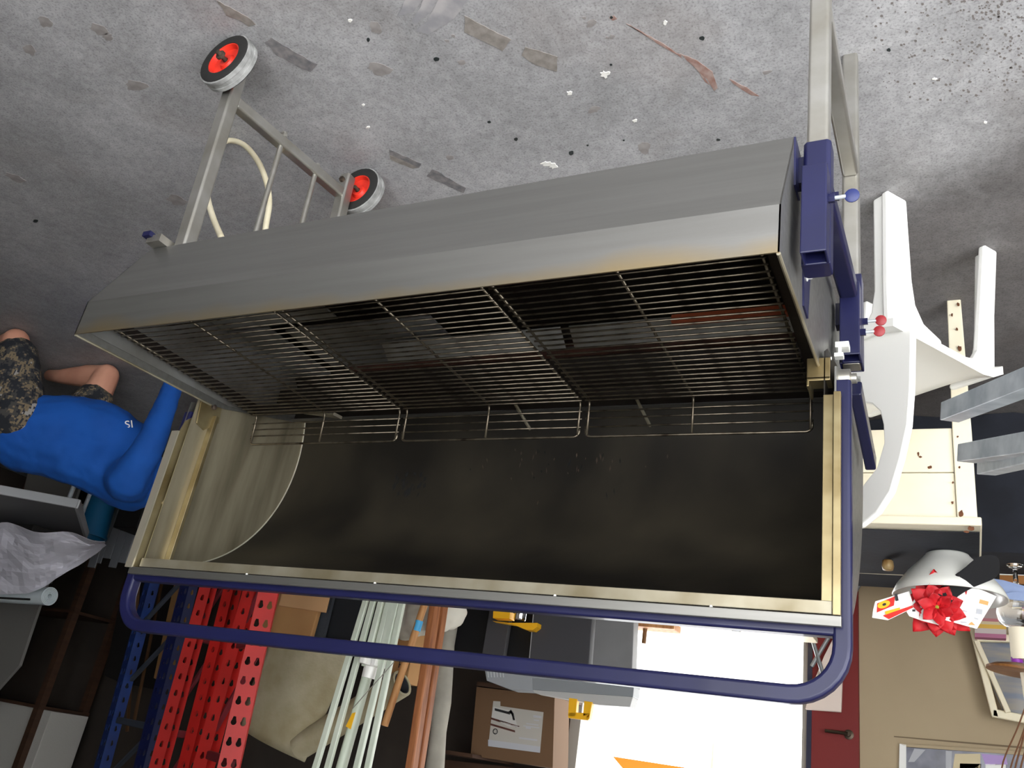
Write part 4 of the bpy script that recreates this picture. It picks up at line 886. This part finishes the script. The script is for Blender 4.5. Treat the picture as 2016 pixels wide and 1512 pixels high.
# ------------------------------------------------------------------ workbench and what stands on it
wbn = empty('workbench', (2.2, 4.0, 0), 'dark timber workbench under the grey boxes along the back wall', 'workbench')
BX0, BX1, BY0, BY1, BH = 1.25, 2.30, 3.72, 4.10, 0.80
B().box2((BX0, BY0, BH - 0.04), (BX1, BY1, BH)).build('worktop', BRN, wbn)
for x in (BX0 + .06, BX1 - .06):
    for y in (BY0 + .06, BY1 - .06): B().box2((x - .04, y - .04, 0), (x + .04, y + .04, BH - .041)).build('leg', BRN, wbn)
def slab(name, px, Y, th, material, label, cat, group=None, down=None, bevel=0.003):
    """board or box standing in the plane y=Y; the lowest edge is run down to height `down`"""
    pts = [ony(x, y, Y) for x, y in px]
    if down is not None:
        zs = sorted(range(len(pts)), key=lambda i: pts[i].z)[:2]
        for i in zs: pts[i] = V((pts[i].x, pts[i].y, down))
    return thing(B().prism(pts, (0, th, 0)), name, material, label, cat, group, bevel=bevel)
BD = BH + 0.001
slab('black_case', [(1050, 1200), (1164, 1212), (1158, 1311), (1042, 1303)], 3.88, 0.08, DGREY, 'matt black case standing between the yellow tool and the grey panel', 'case', down=BD)
slab('storage_bin', [(1172, 1212), (1246, 1222), (1244, 1319), (1166, 1312)], 3.88, 0.07, mat('brushed_grey_panel', rgb(134, 134, 136), 0.5, 0.2, rgb(120, 120, 122), 3), 'grey plastic storage bin with a seam beside the doorway', 'bin', down=BD)
q0, q1 = ony(1190, 1222, 3.9), ony(1184, 1345, 3.9)
yt = empty('yellow_tool', (0, 0, 0)); tl = ony(1010, 1215, 3.84); yt.location = (tl.x, 3.87, BD); WLOC[yt] = V((tl.x, 3.87, BD)); tag(yt, 'yellow strapping tool with a chrome reel on the workbench', 'tool')
def sl(px, Y, th, nm, m_, par): return B().prism([ony(x, y, Y) for x, y in px], (0, th, 0)).build(nm, m_, par, bevel=0.002)
sl([(968, 1222), (1000, 1226), (1058, 1226), (1057, 1234), (1048, 1241), (1036, 1240), (1010, 1229), (968, 1222)][:7], 3.83, 0.05, 'tool_body', YEL, yt)
sl([(971, 1200), (1004, 1203), (1003, 1218), (970, 1217)], 3.83, 0.06, 'tool_grip', YEL, yt)
rc = ony(1025, 1208, 3.86); b = B(); b.lathe([(0.03, -0.06), (0.03, 0.0), (0.027, 0.005)], rc + V((0, 0, 0.03)), (0, 0, 1), 20); b.build('chrome_reel', mat('chrome', rgb(220, 222, 226), 0.12, 1.0), yt, smooth=True)
B().box2((tl.x - 0.1, 3.83, BD), (tl.x + 0.1, 3.90, rc.z - 0.028)).build('tool_base', mat('tool_black', rgb(24, 24, 26), 0.6), yt)
slab('black_bin', [(895, 1190), (1048, 1206), (1040, 1312), (880, 1290)], 4.0, 0.08, mat('black_bin_plastic', rgb(20, 20, 22), 0.6), 'black plastic bin at the back behind the yellow tool', 'bin', down=BD)
# grey ribbed basket and lidded crate
bk = empty('grey_basket', ony(1000, 1340, 3.95), 'small grey ribbed basket beside the lidded grey crate', 'basket')
sl([(952, 1306), (1046, 1318), (1048, 1360), (1005, 1358), (958, 1340)], 3.87, 0.09, 'basket_body', GREYP, bk)
for k in range(6): sl([(958 + 6 * k, 1314), (960 + 6 * k, 1314), (962 + 6 * k, 1334), (960 + 6 * k, 1334)], 3.866, 0.004, 'rib', mat('pale_rib', rgb(186, 190, 192), 0.5), bk)
z_ = ony(1000, 1310, 3.95).z; xa_, xb_ = ony(1046, 1318, 3.95).x, ony(952, 1306, 3.95).x
B().box2((xb_ - 0.12, 3.92, BD), (xb_, 3.955, z_ + 0.004)).build('basket_foot', DGREY, bk)
ck = empty('lidded_crate', ony(1150, 1350, 3.84), 'pale grey lidded crate with a yellow handle by the doorway', 'crate')
sl([(1038, 1305), (1246, 1322), (1248, 1352), (1038, 1334)], 3.87, 0.10, 'crate_rim', GREYP, ck)
sl([(1044, 1334), (1248, 1352), (1246, 1372), (1048, 1358)], 3.875, 0.09, 'crate_band', mat('mid_grey_plastic', rgb(132, 136, 140), 0.4), ck)
sl([(1048, 1358), (1246, 1372), (1240, 1392), (1180, 1388), (1052, 1364)], 3.88, 0.08, 'crate_lid', mat('pale_lid', rgb(178, 178, 176), 0.5), ck)
for nm, pl in (('handle_post', [(1120, 1374), (1136, 1376), (1133, 1412), (1118, 1410)]), ('handle_post', [(1150, 1380), (1166, 1382), (1160, 1416), (1147, 1414)]), ('handle_grip', [(1120, 1402), (1162, 1404), (1158, 1418), (1118, 1413)])):
    sl(pl, 3.872, 0.03, nm, YEL, ck)
# cardboard carton with a printed label on top of the basket
cb = empty('appliance_carton', ony(1020, 1420, 4.2), 'brown cardboard carton with a white picture label beside the doorway', 'carton')
sl([(938, 1352), (1092, 1370), (1088, 1512), (926, 1488)], 4.2, 0.2, 'carton_box', mat('dim_cardboard', rgb(104, 78, 54), 0.8), cb)  # darker cardboard, and greyed label below: the dim back wall is in their colours
LBL = mat('label_paper', rgb(176, 172, 164), 0.6)
lb = sl([(971, 1380), (985, 1381), (985, 1390), (1070, 1402), (1063, 1482), (961, 1469)], 4.198, 0.0015, 'label', LBL, cb)
sk = lambda pl, m_: B().prism([ony(x, y, 4.1975) for x, y in pl], (0, -0.0006, 0)).build('label_print', m_, lb)
sk([(972, 1391), (1004, 1398), (1012, 1406), (1016, 1420), (1020, 1432), (1000, 1430), (968, 1412)], mat('print_pale', rgb(190, 188, 184), 0.6))
sk([(974, 1394), (1004, 1402), (1004, 1407), (974, 1399)], INKK); sk([(1000, 1402), (1006, 1397), (1012, 1406), (1014, 1418), (1010, 1418), (1007, 1406)], INKK)
sk([(966, 1412), (1024, 1430), (1016, 1432), (966, 1416)], mat('print_brown', rgb(80, 44, 36), 0.6)); sk([(966, 1424), (1014, 1438), (1014, 1442), (966, 1428)], mat('print_brown', rgb(80, 44, 36), 0.6))
sk(disc(975, 1440, 5, 6), INKK); sk(disc(975, 1440, 3.4, 4.4), LBL)
for cx_, cy_, w, h in ((1058, 1411, 8, 2.2), (1056, 1418, 5, 1.2), (1048, 1426, 12, 1), (1046, 1431, 16, 1), (1040, 1433, 5, 2), (1040, 1455, 18, 1.6), (1052, 1472, 8, 2)): sk(rect(cx_, cy_, w, h, .13), INKG)
sk([(961, 1456), (1064, 1470), (1063, 1482), (961, 1469)], INKG)
# shelf board and dark pieces
sh_ = empty('mounted_shelf', ony(890, 1480, 4.15), 'dark brown wall shelf beside the cardboard carton', 'shelf')
sl([(862, 1474), (930, 1484), (930, 1492), (858, 1482)], 4.1, 0.48, 'shelf_board', BRN, sh_); sl([(850, 1492), (1090, 1520), (1090, 1600), (845, 1600)], 4.42, 0.17, 'shelf_back', BRN, sh_)
zq = min(ony(938, 1352, 4.2).z, ony(1092, 1370, 4.2).z); B().box2((ony(1092, 1370, 4.2).x, 4.2, zq - 0.022), (ony(938, 1352, 4.2).x, YB - 0.003, zq - 0.001)).build('shelf_board', BRN, sh_)

# ------------------------------------------------------------------ long things leaning along the back
def pole_from(pa, pb, Y, tilt=0.0):
    """line through two picture points at depth Y, run down to the floor; tilt leans it back"""
    a_, c_ = ony(*pa, Y), ony(*pb, Y + tilt); d_ = (c_ - a_).normalized(); return a_ - d_ * (a_.z / d_.z), c_ + d_ * 0.25
def plank(pa, pb, Y, w, t, name, m_, label, cat, group=None):
    a_, c_ = pole_from(pa, pb, Y); b = B(); b.tube([a_, c_], w, square=(t, w), up=(1, 0, 0)); return thing(b, name, m_, label, cat, group, bevel=0.002)
plank((852, 1225), (810, 1512), 3.30, 0.036, 0.05, 'timber_batten', WOODR, 'reddish timber batten leaning beside the blue-taped pole', 'timber')
plank((872, 1205), (826, 1512), 3.36, 0.028, 0.04, 'timber_batten', WOODR, 'thinner reddish timber batten leaning by the rolled white sheet', 'timber')
a_, c_ = pole_from((834, 1195), (796, 1310), 3.2); tp = empty('taped_pole', a_, 'round wooden pole with a band of light blue tape', 'pole')
b = B(); b.tube([a_, c_], 0.016, 14); b.build('pole', WOOD, tp, smooth=True)
q0, q1 = ony(826, 1222, 3.2), ony(820, 1242, 3.2); b = B(); b.tube([q0, q1], 0.0172, 14); b.build('blue_tape', mat('light_blue_tape', rgb(70, 160, 210), 0.5), tp, smooth=True)
a_, c_ = pole_from((884, 1225), (856, 1512), 3.85); b = B()
pp = [a_.lerp(c_, k / 14) for k in range(15)]; b.tube(pp, [0.045 + 0.006 * math.sin(k * 2.1) for k in range(15)], 16); thing(b, 'rolled_sheet', mat('grey_white_sheet', rgb(176, 172, 160), 0.8, 0, rgb(150, 146, 136), 6, bump=0.2, bscale=12), 'grey-white rolled sheet standing behind the timber battens', 'rolled sheet', smooth='all')
# folded rotary clothes airer / parasol frame
WGR = mat('pale_green_white_paint', rgb(214, 222, 206), 0.4, 0, rgb(198, 208, 190), 6)
YP = 3.05; af, at_ = pole_from((740, 1270), (672, 1512), YP)
ua = empty('rotary_airer', af, 'folded white rotary clothes airer with arms round a mast', 'clothes airer')
b = B(); b.tube([af, at_], 0.022, 18); b.build('mast', WGR, ua, smooth=True)
for pa, pb in (((720, 1184), (621, 1512)), ((735, 1184), (645, 1512)), ((750, 1186), (718, 1312)), ((765, 1187), (735, 1312)), ((781, 1187), (702, 1512)), ((792, 1188), (724, 1512)), ((773, 1187), (748, 1308))):
    a_, c_ = ony(*pa, YP - 0.05), ony(*pb, YP - 0.05); d_ = (c_ - a_).normalized(); long_ = pb[1] > 1400
    b = B(); b.tube([a_ - d_ * 0.45, c_ + d_ * (0.3 if long_ else 0)], 0.012, square=(0.026, 0.018)); b.build('arm', WGR, ua, bevel=0.002)
hub = ony(733, 1305, YP - 0.03); hd = (at_ - af).normalized(); b = B(); b.lathe([(0.026, -0.03), (0.045, -0.028), (0.045, 0.012), (0.03, 0.016), (0.028, 0.06)], hub, hd, 20); hb_ = b.build('hub', WHITEP, ua, smooth=True)
for k in range(6):
    t = k * math.tau / 6; u_ = hd.orthogonal().normalized(); w_ = hd.cross(u_); b = B(); b.box(hub + (u_ * math.cos(t) + w_ * math.sin(t)) * 0.05 - hd * 0.006, (0.022, 0.022, 0.035)); b.build('hub_lug', WHITEP, hb_, bevel=0.003)
sl([(693, 1404), (700, 1402), (690, 1436), (680, 1430)], YP - 0.024, 0.003, 'yellow_label', YEL, ua)
b = B(); b.tube([ony(776, 1303, YP - 0.09), ony(694, 1395, YP - 0.06)], 0.0018, 6); b.build('cord', mat('grey_cord', rgb(140, 138, 128), 0.7), ua)
# white cloth bundle
b = B(); q = ony(830, 1205, 3.45)
for k in range(9): b.ball(ony(790 + 12 * k, 1190 + (k * 37) % 40, 3.5 + 0.02 * (k % 3)), 0.09, 12, (1, .7, .9))
b.tube([(q.x, 3.5, 0), (q.x, 3.5, 0.6), (q.x, 3.5, 1.0)], 0.1, 14)
cb_ = fuse(b, 'cloth_bundle', mat('off_white_cloth', rgb(226, 222, 208), 0.9, bump=0.1), None, 0.014, 4, 0.03, 0.06); tag(cb_, 'off-white cloth bundle hanging behind the wooden pole', 'cloth')
# carpet offcut
def bent(name, px, Ys, nu, nv, bulge, th, m_, label, cat):
    """sheet spanned between four picture corners (each with its own depth), bulging towards the viewer"""
    c4 = [ony(x, y, Y) for (x, y), Y in zip(px, Ys)]; vs = []
    for i in range(nu + 1):
        for j in range(nv + 1):
            u_, v_ = i / nu, j / nv; p = c4[0] * (1 - u_) * (1 - v_) + c4[1] * u_ * (1 - v_) + c4[2] * u_ * v_ + c4[3] * (1 - u_) * v_
            p.y -= bulge(u_, v_); vs.append(p)
    b = B(); b.add(vs, [(i * (nv + 1) + j, i * (nv + 1) + j + 1, (i + 1) * (nv + 1) + j + 1, (i + 1) * (nv + 1) + j) for i in range(nu) for j in range(nv)])
    o = thing(b, name, m_, label, cat, smooth='all'); md = o.modifiers.new('thick', 'SOLIDIFY'); md.thickness = th; md.offset = 0; return o
CARP = mat('beige_carpet_back', rgb(190, 182, 154), 0.95, 0, rgb(164, 152, 118), 5, bump=0.15, bscale=80); CARPD = mat('dark_carpet_pile', rgb(62, 66, 72), 0.95, bump=0.2, bscale=90)
cpt = empty('carpet_offcut', ony(630, 1280, 3.5), 'beige-backed carpet offcut hanging loosely behind the white airer', 'carpet')
o = bent('carpet_flap', [(530, 1255), (705, 1262), (600, 1500), (470, 1430)], (3.5, 3.5, 3.6, 3.55), 12, 12, lambda u_, v_: 0.05 * math.sin(math.pi * u_) * (0.4 + 0.6 * v_), 0.012, CARP, 'x', 'x')
for k_ in ('label', 'category'): del o[k_]
o.parent = cpt; o.location = WLOC[o] - WLOC[cpt]
a_, c_ = ony(792, 1345, 3.52), ony(590, 1470, 3.6); b = B(); u_ = (c_ - a_).normalized(); p1_ = u_.orthogonal().normalized(); p2_ = u_.cross(p1_)
b.lathe([(0.050, 0), (0.062, 0), (0.062, (c_ - a_).length), (0.050, (c_ - a_).length)], a_, u_, 24, True); b.build('carpet_roll', CARP, cpt, smooth=True)
b = B(); b.lathe([(0.0495, 0.004), (0.0495, 0.3), (0.045, 0.3), (0.045, 0.004)], a_, u_, 24, True); b.build('roll_lining', CARPD, cpt, smooth=True)
zc = ony(610, 1260, 3.5); B().box2((zc.x - 0.03, 3.56, 0), (zc.x + 0.2, 3.58, zc.z)).build('carpet_lower', CARPD, cpt)
# cardboard sheet, black bag, small boxes behind the racks
slab('cardboard_sheet', [(515, 1165), (645, 1172), (610, 1258), (505, 1250)], 3.5, 0.03, CARD, 'tan cardboard sheet with a folded flap beside the red upright', 'cardboard', down=0.0)
slab('cardboard_flap', [(550, 1167), (648, 1174), (640, 1206), (548, 1192)], 3.485, 0.012, mat('pale_cardboard', rgb(214, 170, 122), 0.8), 'paler cardboard flap folded over the tan cardboard sheet', 'cardboard', down=0.0)
slab('black_bag', [(640, 1172), (722, 1180), (712, 1270), (608, 1262)], 3.62, 0.12, mat('black_bag_cloth', rgb(34, 36, 40), 0.8, bump=0.3, bscale=10), 'black fabric bag between the cardboard and the airer', 'bag', down=0.0)
kx = slab('black_box', [(482, 1160), (508, 1162), (494, 1248), (462, 1240)], 3.3, 0.05, mat('black_carton', rgb(26, 26, 28), 0.5), 'slim black box with gold lettering between the red uprights', 'box', down=0.0)
text_mesh('box_lettering', 'KNIC', 0.068, mat('dull_gold_print', rgb(170, 150, 100), 0.5), kx, ony(494, 1186, 3.2985), ony(501, 1160, 3.3) - ony(488, 1205, 3.3), ony(480, 1184, 3.3) - ony(494, 1186, 3.3), 0.0008)
sb = slab('printed_carton', [(770, 1290), (806, 1292), (800, 1345), (764, 1342)], 3.6, 0.1, CARD, 'printed cardboard carton behind the carpet roll', 'carton', down=0.0)
text_mesh('carton_lettering', '3 Table', 0.05, INKK, sb, ony(790, 1318, 3.5985), ony(786, 1340, 3.6) - ony(794, 1300, 3.6), ony(776, 1316, 3.6) - ony(796, 1320, 3.6), 0.0006)
slab('brown_board', [(312, 1160), (352, 1163), (338, 1350), (302, 1335)], 4.0, 0.02, mat('tan_board', rgb(150, 112, 70), 0.7), 'tan board standing between the two blue rack posts', 'board', down=0.0)
slab('dark_cabinet', [(212, 1150), (255, 1165), (240, 1345), (205, 1330)], 4.25, 0.3, mat('dark_cabinet_paint', rgb(30, 28, 28), 0.6), 'dark cabinet in the gloom behind the blue rack', 'cabinet', down=0.0)
for i, (pa, pb) in enumerate((((262, 1290), (250, 1440)), ((290, 1290), (262, 1430)))):
    a_, c_ = pole_from(pa, pb, 4.12); b = B(); b.tube([a_, c_ - (c_ - a_).normalized() * 0.25], 0.01, square=(0.016, 0.016))
    thing(b, 'wooden_slat', mat('dark_old_wood', rgb(104, 74, 48), 0.8), ['thin wooden slat inside the blue rack, nearest the bright blue post', 'thin wooden slat inside the blue rack, nearest the tan board'][i], 'slat', 'thin slats leaning at the back')

# ------------------------------------------------------------------ pallet rack frames
RREF = mat('red_rack_enamel', rgb(186, 30, 24), 0.5, 0, rgb(170, 26, 20), 6); RDARK = mat('dark_red_brace', rgb(120, 40, 48), 0.5); BRK = mat('blue_rack_enamel', rgb(20, 54, 120), 0.45, 0, rgb(16, 42, 98), 6); NRK = mat('navy_rack_enamel', rgb(18, 28, 76), 0.45)
def keyhole(cx_, cy_, r, n=10):
    return [(cx_ + r * math.cos(t), cy_ + r * math.sin(t)) for t in [math.radians(-60 + 300 * k / (n - 1)) + math.pi for k in range(n)]][::-1] if False else \
           [(cx_ + r * math.cos(math.radians(a)), cy_ + r * math.sin(math.radians(a))) for a in range(-40, 221, 26)] + [(cx_ - r * 0.45, cy_ - r * 1.9), (cx_ + r * 0.45, cy_ - r * 1.9)]
PW, PD, PI_ = 0.082, 0.06, 0.078
tv, tf = fill_holes([(-PW / 2, -PI_ / 2), (PW / 2, -PI_ / 2), (PW / 2, PI_ / 2), (-PW / 2, PI_ / 2)], [keyhole(-0.019, 0.006, 0.0115), keyhole(0.019, 0.006, 0.0115)])
tv2, tf2 = fill_holes([(0, -PI_ / 2), (PD, -PI_ / 2), (PD, PI_ / 2), (0, PI_ / 2)], [keyhole(PD * .5, 0.006, 0.010)])
def rack_post(foot, topp, ud, m_, par, height=2.15):
    foot = V(foot); ax = (V(topp) - foot).normalized(); u_ = V(ud); u_ = (u_ - ax * u_.dot(ax)).normalized(); w_ = ax.cross(u_)     # w_: depth direction
    b = B(); n = int(height / PI_)
    for k in range(n):
        c_ = foot + ax * (PI_ * (k + 0.5))
        b.add([c_ + u_ * v.x + ax * v.y for v in tv], tf)
        for s_ in (-1, 1): b.add([c_ + u_ * (PW / 2 * s_) + w_ * v.x + ax * v.y for v in tv2], tf2)
    o = b.build('upright_post', m_, par, recalc=False); md = o.modifiers.new('thick', 'SOLIDIFY'); md.thickness = 0.002; md.offset = 0
    return o
def rack_frame(l1, l2, Y1, Y2, u1, u2, m1, m2, mb, label, zb):
    a1, c1_ = pole_from(*l1, Y1); a2, c2_ = pole_from(*l2, Y2)
    r_ = empty('rack_frame', (a1 + a2) / 2, label, 'rack frame', 'pallet rack frames leaning at the back')
    rack_post(a1, c1_, u1, m1, r_); rack_post(a2, c2_, u2, m2, r_)
    for z in zb:
        p1 = a1 + (c1_ - a1) * (z / (c1_ - a1).z); p2 = a2 + (c2_ - a2) * (z / (c2_ - a2).z)
        off = V((0.03, 0.045, 0)); b = B(); b.tube([p1 + off, p2 + off], 0.01, square=(0.03, 0.035)); b.build('brace', mb, r_)
        b = B(); d_ = p1 + off + V((0, .02, 0.4)); b.tube([p2 + off + V((0, .02, 0.02)), d_], 0.01, square=(0.024, 0.02)); b.build('diagonal_brace', mb, r_)
    return r_
rack_frame(((484, 1172), (388, 1512)), ((527, 1170), (449, 1512)), 3.1, 2.85, (0.28, 0.96, 0), (0.80, -0.60, 0), RREF, RREF, RDARK, 'red pallet rack frame standing nearest the tan cardboard', (0.35, 0.8, 1.28, 1.75))
rack_frame(((398, 1161), (300, 1512)), ((447, 1165), (358, 1512)), 3.3, 3.45, (0.40, 0.92, 0), (0.22, 0.97, 0), RREF, RREF, RDARK, 'red pallet rack frame standing next to the navy post', (0.35, 0.8, 1.24, 1.7))
rack_frame(((288, 1155), (190, 1512)), ((362, 1160), (272, 1512)), 3.75, 3.6, (0.85, 0.3, 0), (0.9, 0.1, 0), BRK, NRK, mat('grey_brace', rgb(60, 66, 76), 0.6), 'blue pallet rack frame with one navy post', (0.35, 0.8, 1.16, 1.7))

# ------------------------------------------------------------------ clutter behind the kneeling person
LG = mat('light_grey_table_plastic', rgb(176, 178, 180), 0.5); pt0, pt1, pt2 = V((4.121, 2.853, 0.72)), V((4.80, 2.44, 0.72)), V((4.839, 3.486, 0.72))
fd = empty('folding_table', (4.8, 3.0, 0), 'grey plastic folding table behind the kneeling person', 'table'); pt3 = pt1 + (pt2 - pt0)
B().prism([p - V((0, 0, 0.012)) for p in (pt0, pt1, pt3, pt2)], (0, 0, 0.012)).build('tabletop', mat('shaded_grey_tabletop', rgb(104, 104, 106), 0.6), fd)  # same plastic as the rim; the dimness of the top is put into its colour
for a_, c_ in ((pt0, pt1), (pt1, pt3), (pt3, pt2), (pt2, pt0)):
    b = B(); b.tube([a_ - V((0, 0, 0.022)), c_ - V((0, 0, 0.022))], 0.02, square=(0.018, 0.048)); b.build('table_rim', LG, fd, bevel=0.004)
cc = (pt0 + pt3) / 2
for p in (pt0, pt1, pt2, pt3):
    q = p.lerp(cc, 0.16); b = B(); b.tube([(q.x, q.y, 0), (q.x, q.y, 0.707)], 0.013, 10); b.build('leg', GALV, fd, smooth=True)
thing(B().box2((4.95, 3.2, 0.721), (5.6, 3.46, 1.02)), 'dark_storage_box', mat('dark_box', rgb(44, 42, 42), 0.7), 'dark storage box on the folding table under the white roll', 'box', bevel=0.004)
b = B(); pts = []; nu, nv = 26, 16
for i in range(nu + 1):
    u_ = i / nu; x = -70 + 276 * u_
    y0_ = 1034 + 40 * max(0, u_ - .3) + 6 * math.sin(u_ * 15); y1_ = 1172 - 8 * u_ - 92 * max(0, (u_ - 0.45) / 0.55) ** 1.3
    for j in range(nv + 1):
        v_ = j / nv; y = y0_ + (y1_ - y0_) * v_; Y = 2.98 + 0.20 * v_ + 0.2 * u_ * 0
        p = ony(x, y, Y); nn = mnoise.noise(V((u_ * 5, v_ * 4, 2.0))) * 0.05 + mnoise.noise(V((u_ * 13, v_ * 9, 5.0))) * 0.022
        pts.append(p + V((0.5, 0.8, 0)) * nn)
b.add(pts, [(i * (nv + 1) + j, i * (nv + 1) + j + 1, (i + 1) * (nv + 1) + j + 1, (i + 1) * (nv + 1) + j) for i in range(nu) for j in range(nv)])
cr = thing(b, 'crumpled_sheet', mat('white_crumpled_plastic', rgb(206, 204, 214), 0.6), 'crumpled white plastic sheet heaped on the folding table', 'plastic sheet', smooth=False); md = cr.modifiers.new('thick', 'SOLIDIFY'); md.thickness = 0.002
ra, rb = ony(-70, 1165, 3.30), ony(98, 1174, 3.30); rl = empty('foam_roll', (ra + rb) / 2, 'rolled white foam mat above the crumpled sheet', 'foam mat')
b = B(); ua_ = (rb - ra).normalized()
for k in range(5): b.lathe([(0.052 - 0.008 * k, 0.002 * k), (0.0465 - 0.008 * k, 0.002 * k), (0.0465 - 0.008 * k, (rb - ra).length), (0.052 - 0.008 * k, (rb - ra).length)], ra, ua_, 26, True)
b.build('rolled_mat', mat('bluish_white_foam', rgb(206, 216, 220), 0.8), rl, smooth=True)
b = B(); b.tube([ra + V((0, -0.045, 0.035)), rb + V((0.1, -0.045, 0.035))], 0.006, 8); b.build('black_strap', mat('strap_black', rgb(20, 20, 20), 0.6), rl)
slab('grey_board', [(-60, 1185), (60, 1198), (38, 1310), (-60, 1420)], 3.75, 0.02, mat('dim_grey_board', rgb(120, 118, 114), 0.8), 'grey board leaning above the foam roll', 'board', down=0.0)
su = empty('shelf_unit', (5.9, 4.3, 0), 'dark shelf unit holding the white foam block', 'shelf unit'); zs_ = ony(50, 1396, 4.15).z
for x in (5.52, 6.6):
    for y in (4.1, 4.45): B().box2((x - .025, y - .025, 0), (x + .025, y + .025, 2.3)).build('post', BRN, su)
for z in (0.4, 1.1, zs_ - 0.02): B().box2((5.49, 4.08, z - 0.02), (6.63, 4.48, z)).build('shelf_board', BRN, su)
fb = [ony(110, 1400, 4.15), ony(-60, 1392, 4.15)]; thing(B().box2((fb[0].x, 4.12, zs_ - 0.019), (fb[1].x, 4.42, zs_ + 0.42)), 'foam_block', mat('white_polystyrene', rgb(188, 186, 180), 0.9, bump=0.2, bscale=80), 'white polystyrene block on the dark shelf unit', 'foam block', bevel=0.004)
# black crate, blue tub with string, grey strips
bx_ = ony(235, 1012, 3.8); thing(B().box2((bx_.x - 0.22, 3.62, 0), (bx_.x + 0.3, 3.95, 0.34)), 'low_black_chest', mat('chest_black', rgb(24, 24, 26), 0.6), 'low black chest on the floor behind the kneeling person', 'chest', bevel=0.006)
tb_ = ony(192, 1010, 3.8); tub = empty('blue_tub', (tb_.x, 3.8, 0.341), 'teal blue tub with white string on the low black chest', 'tub')
b = B(); b.lathe([(0.09, 0), (0.11, 0.27), (0.118, 0.27), (0.118, 0.285), (0.105, 0.285), (0.085, 0.008), (0.001, 0.007)], (tb_.x, 3.8, 0.341), n=28); b.build('tub_body', mat('teal_blue_plastic', rgb(20, 104, 150), 0.45), tub, smooth=True)
for dx in (-.012, .0, .014):
    b = B(); b.tube(smooth_path([V((tb_.x + dx, 3.67, 0.65)), V((tb_.x + dx * 2.5, 3.665, 0.58)), V((tb_.x - dx, 3.665, 0.51)), V((tb_.x + dx * 2, 3.668, 0.44))]), 0.0028, 6); b.build('string', mat('white_string', rgb(214, 210, 200), 0.9), tub)
bk_ = ony(262, 1012, 3.7); thing(B().box2((bk_.x - 0.15, 3.64, 0.341), (bk_.x + 0.07, 3.82, 0.60)), 'black_toolbox', mat('toolbox_black', rgb(22, 22, 24), 0.5), 'black toolbox on the low black chest beside the tub', 'toolbox', bevel=0.006)
STR = mat('grey_white_strip', rgb(140, 144, 148), 0.6)
for k in range(6):
    x = 178 + 15 * k; pl = [(x + 6, 1042 + 3 * k), (x + 20, 1044 + 3 * k), (x + 8 - 4 * (k % 2), 1118 - (k % 3) * 9), (x - 6 - 4 * (k % 2), 1116 - (k % 3) * 9)]
    slab('plastic_strip', pl, 4.05 + 0.012 * (k % 2), 0.008, STR, ['grey plastic strip in the bundle, nearest the crumpled sheet', 'second grey plastic strip from the crumpled sheet', 'third grey plastic strip from the crumpled sheet', 'third grey plastic strip from the hood', 'second grey plastic strip from the hood', 'grey plastic strip in the bundle, nearest the hood'][k], 'plastic strip', 'grey plastic strips standing in a bundle', down=0.0, bevel=0.001)
